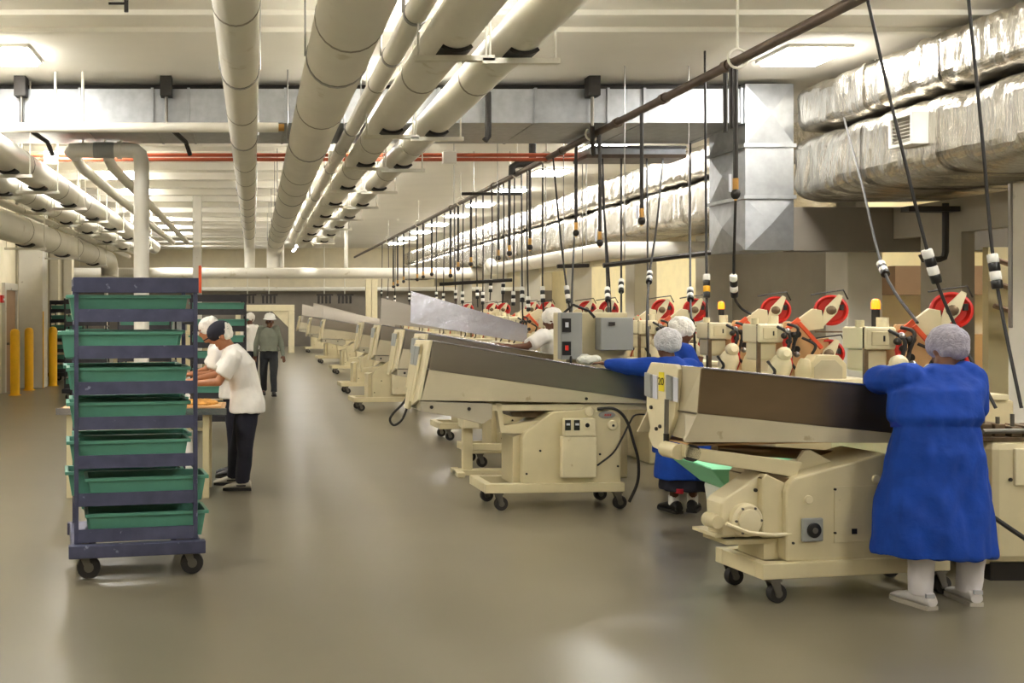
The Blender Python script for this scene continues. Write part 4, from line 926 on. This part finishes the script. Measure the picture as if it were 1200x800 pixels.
for i, (X, Y, w_, h_) in enumerate(((-.9, 26, .8, 1.3), (-2.4, 23, 1.0, 1.4), (-2.2, 30, 1.2, 1.5), (-3.3, 27, .8, 1.6))):
    t = thing('work_station', ['cream work station cabinet beyond the racks, directly left of the walking man', 'cream work station cabinet beyond the racks, behind the lone dark rack', 'cream work station cabinet farthest beyond the racks', 'tall cream work station cabinet near the ribbed wall'][i], 'cabinet', (X, Y, 0))
    MB().box(X - w_ / 2, X + w_ / 2, Y, Y + .5, 0, h_ * .7).build('body', 'cream', t, bevel=.02)
    MB().box(X - w_ / 2 + .1, X + w_ / 2 - .2, Y + .1, Y + .4, h_ * .7, h_).build('upper_body', 'cream_light', t, bevel=.02)
    MB().box(X - w_ / 2 + .15, X + w_ / 2 - .35, Y + .085, Y + .1, h_ * .75, h_ * .93).build('panel', 'grey_box', t)
tag(MB().box(-1.37, -1.30, 25.57, 25.6, P(0, 343, 25.5).z, P(0, 311, 25.5).z).build('orange_strip', 'orange_tag'), 'bright orange marker strip on the slim white column', 'marker')
# brown panel and shelving in the side room, right
sh = thing('side_room_cupboard', 'brown cupboard in the side room below the dark grey duct', 'cupboard', (10.4, 14.6, 0))
MB().box(8.9, 10.6, 14.2, 14.7, 1.95, 2.35).build('upper', 'door_brown', sh); MB().box(8.9, 10.6, 14.2, 14.7, 0, 1.4).build('lower', 'plate_tan', sh)
MB().box(9.4, 9.46, 14.18, 14.2, 1.4, 1.95).build('post', 'column_lit_paint', sh); MB().box(8.9, 10.6, 14.65, 14.7, 1.4, 1.95).build('back', 'wall_cream', sh)
st = thing('stair_stringer', 'yellow sloping stair rail in the side room beside the right column', 'stair', (9.8, 11.5, 1.5))
for k in range(3):
    MB().tube([(8.9, 12.3, 2.35 - k * .28), (10.6, 12.3, 1.75 - k * .28)], .03, 6).build('rail', 'door_brown', st)
MB().box(8.9, 11, 12.4, 12.5, 0, 2.5).build('panel', 'wall_warm', st)

# ------------------------------------------------------------------ people
def ring(c, lat, fw, rx, ry, n=22, pw=2.4):
    c = Vector(c); out = []
    for i in range(n):
        a = 2 * math.pi * i / n; cc, ss = math.cos(a), math.sin(a)
        out.append(c + lat * rx * math.copysign(abs(cc) ** (2 / pw), cc) + fw * ry * math.copysign(abs(ss) ** (2 / pw), ss))
    return out
def hand(mb, w_, e_, side, curl=.5, size=1.0):
    w_ = Vector(w_); d_ = (w_ - Vector(e_)).normalized(); lat = d_.cross(Vector((0, 0, 1)))
    lat = lat.normalized() if lat.length > .15 else Vector((1, 0, 0)); nr = lat.cross(d_).normalized()
    if nr.z > 0: nr = -nr
    pc = w_ + d_ * .05 * size
    mb.ell(pc, (.04 * size, .052 * size, .018 * size), (lat, d_, nr), 12, 8)
    for k in range(4):
        ln = (.068, .078, .073, .056)[k] * size; b = w_ + d_ * .09 * size + lat * (k - 1.5) * .0195 * size
        p1 = b + (d_ * .9 + nr * curl * .4) * ln * .5; p2 = p1 + (d_ * .7 + nr * curl) * ln * .35; p3 = p2 + (d_ * .3 + nr * curl * 1.2) * ln * .3
        mb.tube([b - d_ * .02, b, p1, p2, p3], [.009 * size, .0095 * size, .009 * size, .008 * size, .006 * size], 8)
    s = side; b = w_ + d_ * .025 * size + lat * s * .03 * size; p1 = b + (lat * s * .6 + d_ * .7 + nr * .3).normalized() * .035 * size; p2 = p1 + (d_ + nr * .4).normalized() * .03 * size
    mb.tube([b - lat * s * .02, b, p1, p2], [.012 * size, .012 * size, .0105 * size, .008 * size], 8)
def shoe(root, an, toe, m, sole='rubber', stripe=None):
    an = Vector(an); d_ = Vector((toe[0] - an.x, toe[1] - an.y, 0)).normalized(); lat = Vector((-d_.y, d_.x, 0)); up = Vector((0, 0, 1))
    b = Vector((an.x, an.y, 0)); prof = [(-.08, .03, .034, .075), (-.062, .045, .040, .108), (-.01, .05, .042, .112), (.05, .042, .044, .092), (.11, .035, .048, .070), (.16, .030, .045, .056), (.195, .024, .028, .036)]
    mb = MB(); mb.loft([[b + d_ * s_ + lat * math.cos(2 * math.pi * i / 14) * wd + up * (.02 + (h_ - .02) * (.5 + .5 * math.sin(2 * math.pi * i / 14))) for i in range(14)] for s_, _, wd, h_ in prof])
    o = mb.build('shoe', m, root, True)
    ms = MB(); ms.loft([[b + d_ * s_ + lat * sx * (wd + .004) + up * z for sx, z in ((-1, 0), (1, 0), (1, .024), (-1, .024))] for s_, _, wd, h_ in prof]); ms.build('sole', sole, o)
    if stripe:
        for sx in (-1, 1): MB().obox(b + d_ * .02 + lat * sx * .043 + up * .05, .09, .006, .014, Matrix((d_, lat, up)).transposed()).build('side_stripe', stripe, o)
    return o
def person(label, J, skin, voxel, wear, loc, head_s=1.0):
    t = thing('person', label, 'person', (loc[0], loc[1], 0)); V = {k: Vector(v) for k, v in J.items()}
    lat = (V['shR'] - V['shL']); lat = lat.normalized(); sp = (V['nek'] - V['pel']).normalized(); fw = sp.cross(lat).normalized()
    latp = (V['hipR'] - V['hipL']); latp.z = 0; latp.normalize(); fwp = Vector((0, 0, 1)).cross(latp).normalized()
    if fw.dot(fwp) < 0: fw = -fw
    b = MB()
    b.loft([ring(V['pel'] - Vector((0, 0, .08)), latp, fwp, .10, .07), ring(V['pel'], latp, fwp, .145, .10), ring(V['wai'], lat, fw, .125, .088), ring(V['che'], lat, fw, .145, .10), ring(V['nek'] - sp * .08, lat, fw, .10, .062), ring(V['nek'] - sp * .01, lat, fw, .055, .055)])
    b.limb(V['nek'] - sp * .05, V['head'] - (V['head'] - V['nek']) * .25, .052, .05)
    for s in 'LR':
        b.limb(V['sh' + s], V['el' + s], .05, .04); b.limb(V['el' + s], V['wr' + s], .042, .027)
        hand(b, V['wr' + s], V['el' + s], 1 if s == 'L' else -1)
        b.limb(V['hip' + s], V['kn' + s], .078, .055); b.limb(V['kn' + s], V['an' + s] + Vector((0, 0, .02)), .055, .034)
        td_ = (V['toe' + s] - V['an' + s]); td_.z = 0; td_.normalize(); b.limb(V['an' + s] + Vector((0, 0, -.03)), V['an' + s] + td_ * .12 + Vector((0, 0, -.04)), .032, .025)
    c = V['head']; fc = V['face'].normalized(); rt = fc.cross(V.get('up', Vector((0, 0, 1)))).normalized(); up = rt.cross(fc).normalized(); S = head_s
    B3 = (rt, fc, up)
    b.ell(c + up * .022 * S - fc * .008 * S, (.075 * S, .094 * S, .10 * S), B3); b.ell(c + fc * .022 * S - up * .045 * S, (.06 * S, .07 * S, .075 * S), B3)
    b.ell(c + fc * .06 * S - up * .098 * S, (.032 * S, .028 * S, .022 * S), B3, 12, 8)                       # chin
    b.tube([c + fc * .085 * S + up * .015 * S, c + fc * .105 * S - up * .018 * S, c + fc * .098 * S - up * .03 * S], [.010 * S, .016 * S, .012 * S], 8)   # nose
    b.ell(c + fc * .082 * S + up * .032 * S, (.05 * S, .014 * S, .010 * S), B3, 12, 6); b.ell(c + fc * .085 * S - up * .058 * S, (.026 * S, .012 * S, .010 * S), B3, 12, 6)
    for s in (-1, 1): b.ell(c + rt * s * .077 * S - fc * .006 * S - up * .005 * S, (.010 * S, .022 * S, .034 * S), B3, 10, 8)
    body = b.build('body', skin, t); remesh(body, voxel, 2)
    for s in (-1, 1):
        e = MB().ell(c + fc * .083 * S + rt * s * .03 * S + up * .012 * S, (.013 * S, .008 * S, .008 * S), B3, 10, 6).build('eye', 'label_white', t, True)
        MB().ell(c + fc * .0895 * S + rt * s * .03 * S + up * .012 * S, (.006 * S, .004 * S, .006 * S), B3, 8, 6).build('iris', 'hair_dark', e, True)
    G = wear
    if 'hair' in G:
        h = MB().ell(c + up * .035 * S - fc * .02 * S, (.081 * S, .092 * S, .098 * S), B3); remesh(h.build('hair', 'hair_dark', t, True), .012, 1)
    if 'net' in G:
        m_, k = G['net']; h = MB().ell(c + up * .04 * S - fc * .022 * S, (.093 * S * k, .112 * S * k, .098 * S * k), B3, 20, 12); h.ell(c + up * .0 - fc * .05 * S, (.082 * S * k, .07 * S * k, .07 * S * k), B3)
        o = h.build('hair_net', m_, t, True); remesh(o, .009, 2, .010, 22)
        bnd = MB(); bnd.loft([ring(c + up * (.0 + dz) * S - fc * .01 * S + fc * 0, rt, fc, .086 * S * k, .10 * S * k, 24, 2) for dz in (-.004, .014)]); 
    if 'cap' in G:
        h = MB(); h.ell(c + up * .055 * S + fc * .0, (.099 * S, .122 * S, .094 * S), B3, 20, 12); o = h.build('cap', G['cap'], t, True)
        v = MB(); v.loft([[c + up * (.035 + dz) * S + fc * (.09 + f_) * S * 1.0 + rt * r_ * S for r_, f_ in ((-.075, -.03), (-.07, .03), (-.04, .075), (0, .085), (.04, .075), (.07, .03), (.075, -.03))] for dz in (0, .012)]); v.build('visor', G['cap'], o, bevel=.003)
    if 'hat' in G:
        h = MB(); h.lathe([(.135, .0), (.138, .006), (.115, .016), (.112, .05), (.095, .095), (.06, .122), (.01, .13)], c + up * .055 * S, up, 24); o = h.build('hard_hat', 'hard_hat', t, True)
        MB().tube([c + up * .13 * S + fc * .105, c + up * .172 * S + fc * .06, c + up * .188 * S, c + up * .172 * S - fc * .06, c + up * .13 * S - fc * .105], .012, 6).build('ridge', 'hard_hat', o, True)
        v = MB(); v.loft([[c + up * (.052 + dz) * S + fc * (.09 + f_) + rt * r_ for r_, f_ in ((-.09, 0), (-.06, .06), (0, .085), (.06, .06), (.09, 0))] for dz in (0, .01)]); v.build('brim', 'hard_hat', o)
    if 'gown' in G:
        g = G['gown']; m_ = MB(); hz_ = g['hem']; hc = (V['hipL'] + V['hipR']) / 2; hem = Vector((hc.x + g.get('dx', 0), hc.y, hz_)); k = g.get('k', 1)
        lp, fp = latp, fwp
        wz = V['wai']; mid = hem.lerp(V['pel'], .5)
        m_.loft([ring(hem, lp, fp, g['hw'], g['hd'], 28), ring(mid, lp, fp, g['hw'] * .92, g['hd'] * .95, 28), ring(V['pel'], lp, fp, .235 * k, .175 * k, 28), ring(wz + sp * .0, lat, fw, .202 * k, .142 * k, 28), ring(wz + sp * .05, lat, fw, .232 * k, .165 * k, 28),
                 ring(V['che'], lat, fw, .235 * k, .155 * k, 28), ring(V['nek'] - sp * .10, lat, fw, .215 * k, .13 * k, 28), ring(V['nek'] - sp * .045, lat, fw, .14 * k, .10 * k, 28), ring(V['nek'] - sp * .0, lat, fw, .07, .068, 28)])
        for s in 'LR':
            m_.limb(V['sh' + s] - (V['sh' + s] - V['che']) * .15, V['el' + s], .095 * k, .08 * k, 14); m_.limb(V['el' + s], V['wr' + s], .082 * k, .052, 14)
        o = m_.build('gown', 'gown', t); remesh(o, max(voxel, .010), 3, g.get('fold', .014), 7, loc[0] * 3)
        tie = MB(); rr = ring(wz + sp * .0, lat, fw, .210 * k, .150 * k, 28); rr2 = ring(wz + sp * .028, lat, fw, .216 * k, .155 * k, 28); tie.loft([rr, rr2]); tie.build('waist_tie', 'gown_tie', o, True)
    if 'shirt' in G:
        m0, sl = G['shirt']; m_ = MB(); k = G.get('k', 1)
        m_.loft([ring(V['pel'] - Vector((0, 0, G.get('tail', .08))), latp, fwp, .222 * k, .165 * k, 26), ring(V['pel'], latp, fwp, .212 * k, .16 * k, 26), ring(V['wai'], lat, fw, .178 * k, .14 * k, 26), ring(V['che'], lat, fw, .19 * k, .138 * k, 26), ring(V['nek'] - sp * .09, lat, fw, .17 * k, .115 * k, 26), ring(V['nek'] - sp * .04, lat, fw, .115, .095, 26), ring(V['nek'] + sp * .0, lat, fw, .064, .064, 26)])
        for s in 'LR':
            e = V['el' + s]; a = V['sh' + s] - (e - V['sh' + s]).normalized() * .055 - (V['sh' + s] - V['che']) * .10
            if sl == 'short': q_ = V['sh' + s].lerp(e, .75); m_.tube([a, V['sh' + s], q_, q_ + (e - V['sh' + s]).normalized() * .01], [.062 * k, .082 * k, .076 * k, .06 * k], 14)
            else: m_.limb(a, e, .075 * k, .06 * k, 14); m_.limb(e, V['wr' + s], .06 * k, .042, 14)
        o = m_.build('shirt', m0, t); remesh(o, max(voxel, .010), 3, .012, 8, loc[0] * 3)
    if 'trousers' in G:
        m0 = G['trousers']; m_ = MB(); k = G.get('k', 1)
        m_.loft([ring(V['pel'] - Vector((0, 0, .13)), latp, fwp, .15 * k, .115 * k), ring(V['pel'] - Vector((0, 0, .02)), latp, fwp, .18 * k, .135 * k), ring(V['pel'] + Vector((0, 0, .08)), latp, fwp, .165 * k, .125 * k)])
        for s in 'LR':
            m_.limb(V['hip' + s], V['kn' + s], .105 * k, .078 * k, 14); hemz = V['an' + s] + (V['kn' + s] - V['an' + s]).normalized() * -.005
            m_.tube([V['kn' + s] + Vector((0, 0, .05)), V['kn' + s], V['kn' + s].lerp(hemz, .6), hemz], [.07 * k, .078 * k, .068 * k, .066 * k], 14)
        o = m_.build('trousers', m0, t); remesh(o, max(voxel, .010), 3, .010, 9, loc[0] * 2)
        if G.get('belt'): MB().loft([ring(V['pel'] + Vector((0, 0, dz)), latp, fwp, .196 * k, .150 * k) for dz in (.005, .04)]).build('belt', 'rubber', o, True)
    if 'skirt' in G:
        z0, z1, hw = G['skirt']; hc = (V['hipL'] + V['hipR']) / 2; o = MB().loft([ring((hc.x, hc.y, z), latp, fwp, hw, hw * .75, 28) for z in (z0, (z0 + z1) / 2, z1)]).build('skirt', 'navy', t); remesh(o, .012, 1, .012, 12)
        MB().loft([ring((hc.x - .10, hc.y - .03, z), latp, fwp, hw * .2, hw * .66, 20) for z in (z0 - .008, z0 + .03)]).build('red_hem', 'red_cloth', o, True)
    for s in 'LR':
        o = shoe(t, V['an' + s], V['toe' + s], G['shoe'], G.get('sole', 'rubber'), G.get('stripe'))
        if G.get('sock'): MB().cyl(V['an' + s] + Vector((0, 0, -.02)), V['an' + s] + Vector((0, 0, .06)), .044, .046).build('sock', 'sock', t, True)
        if G.get('flash'):
            a = V['an' + s]; MB().obox((a.x, a.y - .08, .085), .05, .014, .024).build('heel_reflector', 'reflective', o)
    return t
# 1: woman in the long gown, back to us
cx = 4.0
person('person in long royal blue gown and grey hair net, back turned, white trousers',
       dict(pel=(3.99, 6.0, .92), wai=(3.985, 6.0, 1.06), che=(4.02, 6.03, 1.26), nek=(4.09, 6.07, 1.42), head=(4.15, 6.13, 1.50), face=(-.15, 1, -.45), up=(0, .3, 1),
            shL=(3.84, 6.06, 1.36), shR=(4.25, 6.06, 1.36), elL=(3.80, 6.2, 1.33), elR=(4.28, 6.07, 1.17), wrL=(3.95, 6.42, 1.27), wrR=(4.18, 6.34, 1.22),
            hipL=(3.90, 6.0, .88), hipR=(4.12, 6.0, .88), knL=(3.92, 6.0, .48), knR=(4.23, 6.02, .48), anL=(3.925, 6.02, .085), anR=(4.26, 6.1, .085), toeL=(3.86, 6.3, 0), toeR=(4.28, 6.35, 0)),
       'skin_brown', .008, {'net': ('hair_net_grey', 1.06), 'hair': 1, 'gown': dict(hem=.32, hw=.335, hd=.20, dx=-.03, fold=.026, k=1.06), 'trousers': 'white_trousers', 'shoe': 'shoe_white', 'sole': 'shoe_grey', 'flash': 1}, (4.0, 6.0), 1.05)
# 2: second gowned woman leaning on the trough
person('person in blue gown and white hair net reaching left over the long steel trough',
       dict(pel=(3.66, 8.66, .88), wai=(3.63, 8.66, 1.0), che=(3.57, 8.68, 1.17), nek=(3.53, 8.72, 1.34), head=(3.53, 8.75, 1.44), face=(-.35, 1, -.3), up=(0, 0, 1),
            shL=(3.38, 8.72, 1.27), shR=(3.72, 8.70, 1.27), elL=(3.24, 8.80, 1.25), elR=(3.78, 8.78, 1.05), wrL=(3.10, 8.92, 1.27), wrR=(3.72, 8.92, 1.16),
            hipL=(3.57, 8.68, .84), hipR=(3.75, 8.68, .84), knL=(3.60, 8.72, .46), knR=(3.76, 8.74, .46), anL=(3.62, 8.82, .085), anR=(3.80, 8.86, .085), toeL=(3.56, 9.1, 0), toeR=(3.95, 9.1, 0)),
       'skin_brown', .010, {'net': ('hair_net', 1.12), 'gown': dict(hem=.32, hw=.25, hd=.18, fold=.012, k=.92), 'skirt': (.22, .38, .205), 'shoe': 'shoe_black', 'sock': 1}, (3.66, 8.7))
# 3: person behind her
person('person in blue shirt and white cap net standing behind the reaching gowned person',
       dict(pel=(4.10, 9.95, .93), wai=(4.10, 9.95, 1.06), che=(4.12, 9.95, 1.25), nek=(4.14, 9.95, 1.43), head=(4.17, 9.95, 1.53), face=(1, -.1, -.3), up=(.2, 0, 1),
            shL=(4.14, 10.13, 1.36), shR=(4.14, 9.77, 1.36), elL=(4.22, 10.15, 1.12), elR=(4.22, 9.75, 1.12), wrL=(4.26, 10.09, 1.2), wrR=(4.26, 9.81, 1.2),
            hipL=(4.10, 10.05, .9), hipR=(4.10, 9.85, .9), knL=(4.10, 10.05, .48), knR=(4.10, 9.85, .48), anL=(4.08, 10.05, .085), anR=(4.08, 9.85, .085), toeL=(4.27, 10.05, 0), toeR=(4.27, 9.85, 0)),
       'skin_brown', .012, {'net': ('hair_net_white', 1.12), 'gown': dict(hem=.35, hw=.24, hd=.2, k=.92), 'trousers': 'navy', 'shoe': 'shoe_black'}, (4.10, 9.95))
# 4: worker in white leaning over the next trough
person('worker in white short sleeved shirt leaning over a trough beside the grey boxes',
       dict(pel=(3.76, 12.35, .95), wai=(3.72, 12.35, 1.08), che=(3.61, 12.32, 1.31), nek=(3.54, 12.30, 1.50), head=(3.58, 12.30, 1.62), face=(-1, .5, -.4), up=(0, 0, 1),
            shL=(3.44, 12.14, 1.43), shR=(3.54, 12.5, 1.43), elL=(3.24, 12.12, 1.31), elR=(3.32, 12.6, 1.25), wrL=(3.06, 12.22, 1.30), wrR=(3.13, 12.66, 1.3),
            hipL=(3.74, 12.25, .9), hipR=(3.78, 12.46, .9), knL=(3.76, 12.25, .48), knR=(3.80, 12.46, .48), anL=(3.80, 12.25, .085), anR=(3.83, 12.46, .085), toeL=(3.60, 12.25, 0), toeR=(3.63, 12.46, 0)),
       'skin_brown', .012, {'net': ('hair_net_white', 1.1), 'shirt': ('white_cloth', 'short'), 'k': 1.12, 'trousers': 'navy', 'shoe': 'shoe_black'}, (3.76, 12.35))
# 5: man in white shirt and dark cap bending over the table
person('worker in white shirt, dark cap and navy trousers bending over the packing table',
       dict(pel=(-.06, 9.95, .86), wai=(-.08, 9.95, 1.0), che=(-.13, 9.94, 1.20), nek=(-.22, 9.93, 1.40), head=(-.31, 9.92, 1.49), face=(-1, .05, -.55), up=(-.4, 0, 1),
            shL=(-.19, 9.74, 1.30), shR=(-.19, 10.12, 1.30), elL=(-.33, 9.70, 1.06), elR=(-.36, 10.1, 1.1), wrL=(-.56, 9.76, 1.04), wrR=(-.58, 10.05, 1.06),
            hipL=(-.06, 9.85, .82), hipR=(-.06, 10.07, .82), knL=(-.08, 9.85, .45), knR=(-.14, 10.12, .45), anL=(-.1, 9.9, .085), anR=(-.2, 10.2, .085), toeL=(-.3, 9.9, 0), toeR=(-.4, 10.2, 0)),
       'skin_tan', .008, {'net': ('hair_net_white', .95), 'cap': 'navy', 'shirt': ('white_cloth', 'short'), 'k': 1.08, 'tail': .10, 'trousers': 'navy', 'shoe': 'shoe_grey', 'stripe': 'rubber'}, (-.06, 9.95), 1.02)
# 6: worker behind him
person('worker in white sleeve and hair net half hidden behind the worker in dark cap',
       dict(pel=(-.20, 10.75, .9), wai=(-.22, 10.75, 1.02), che=(-.30, 10.72, 1.2), nek=(-.40, 10.7, 1.40), head=(-.47, 10.68, 1.53), face=(-1, -.2, -.4), up=(-.2, 0, 1),
            shL=(-.38, 10.54, 1.32), shR=(-.36, 10.88, 1.32), elL=(-.42, 10.5, 1.08), elR=(-.5, 10.9, 1.1), wrL=(-.62, 10.42, 1.08), wrR=(-.68, 10.8, 1.06),
            hipL=(-.2, 10.65, .86), hipR=(-.2, 10.85, .86), knL=(-.2, 10.65, .47), knR=(-.2, 10.85, .47), anL=(-.2, 10.65, .085), anR=(-.2, 10.85, .085), toeL=(-.4, 10.65, 0), toeR=(-.4, 10.85, 0)),
       'skin_tan', .012, {'net': ('hair_net_white', 1.02), 'shirt': ('white_cloth', 'short'), 'trousers': 'navy', 'shoe': 'shoe_black'}, (-.20, 10.75))
# 7: walking man
X7, Y7 = .31, 20.8
person('man in grey-green shirt, dark trousers and white hard hat walking along the aisle',
       dict(pel=(X7, Y7, .88), wai=(X7, Y7, 1.0), che=(X7, Y7, 1.2), nek=(X7, Y7, 1.38), head=(X7 + .02, Y7 - .02, 1.49), face=(.05, -1, -.1), up=(0, 0, 1),
            shL=(X7 + .18, Y7, 1.31), shR=(X7 - .18, Y7, 1.31), elL=(X7 + .25, Y7 + .02, 1.05), elR=(X7 - .25, Y7 + .0, 1.05), wrL=(X7 + .29, Y7 - .06, .82), wrR=(X7 - .27, Y7 + .02, .82),
            hipL=(X7 + .09, Y7, .85), hipR=(X7 - .09, Y7, .85), knL=(X7 + .10, Y7 - .12, .47), knR=(X7 - .10, Y7 + .02, .47), anL=(X7 + .10, Y7 - .16, .085), anR=(X7 - .10, Y7 + .2, .1), toeL=(X7 + .12, Y7 - .5, 0), toeR=(X7 - .12, Y7 - .1, 0)),
       'skin_brown', .010, {'hat': 1, 'shirt': ('green_shirt', 'long'), 'k': .98, 'tail': -.03, 'trousers': 'dark_trousers', 'belt': 1, 'shoe': 'shoe_black'}, (X7, Y7))
# 8: white clad person beyond
X8, Y8 = -.06, 22.8
person('person in white shirt and white cap standing beyond the dark tray rack',
       dict(pel=(X8, Y8, .9), wai=(X8, Y8, 1.03), che=(X8, Y8, 1.22), nek=(X8, Y8, 1.41), head=(X8 - .02, Y8, 1.53), face=(-.6, -.8, -.1), up=(0, 0, 1),
            shL=(X8 + .12, Y8 + .13, 1.34), shR=(X8 - .12, Y8 - .13, 1.34), elL=(X8 + .16, Y8 + .16, 1.08), elR=(X8 - .18, Y8 - .14, 1.08), wrL=(X8 + .1, Y8 - .02, .95), wrR=(X8 - .22, Y8 - .22, .95),
            hipL=(X8 + .08, Y8 + .05, .86), hipR=(X8 - .08, Y8 - .05, .86), knL=(X8 + .08, Y8 + .05, .47), knR=(X8 - .08, Y8 - .05, .47), anL=(X8 + .08, Y8 + .05, .085), anR=(X8 - .08, Y8 - .05, .085), toeL=(X8 - .05, Y8 - .2, 0), toeR=(X8 - .2, Y8 - .3, 0)),
       'skin_brown', .012, {'net': ('hair_net_white', 1.05), 'shirt': ('white_cloth', 'short'), 'trousers': 'navy', 'shoe': 'shoe_black'}, (X8, Y8))
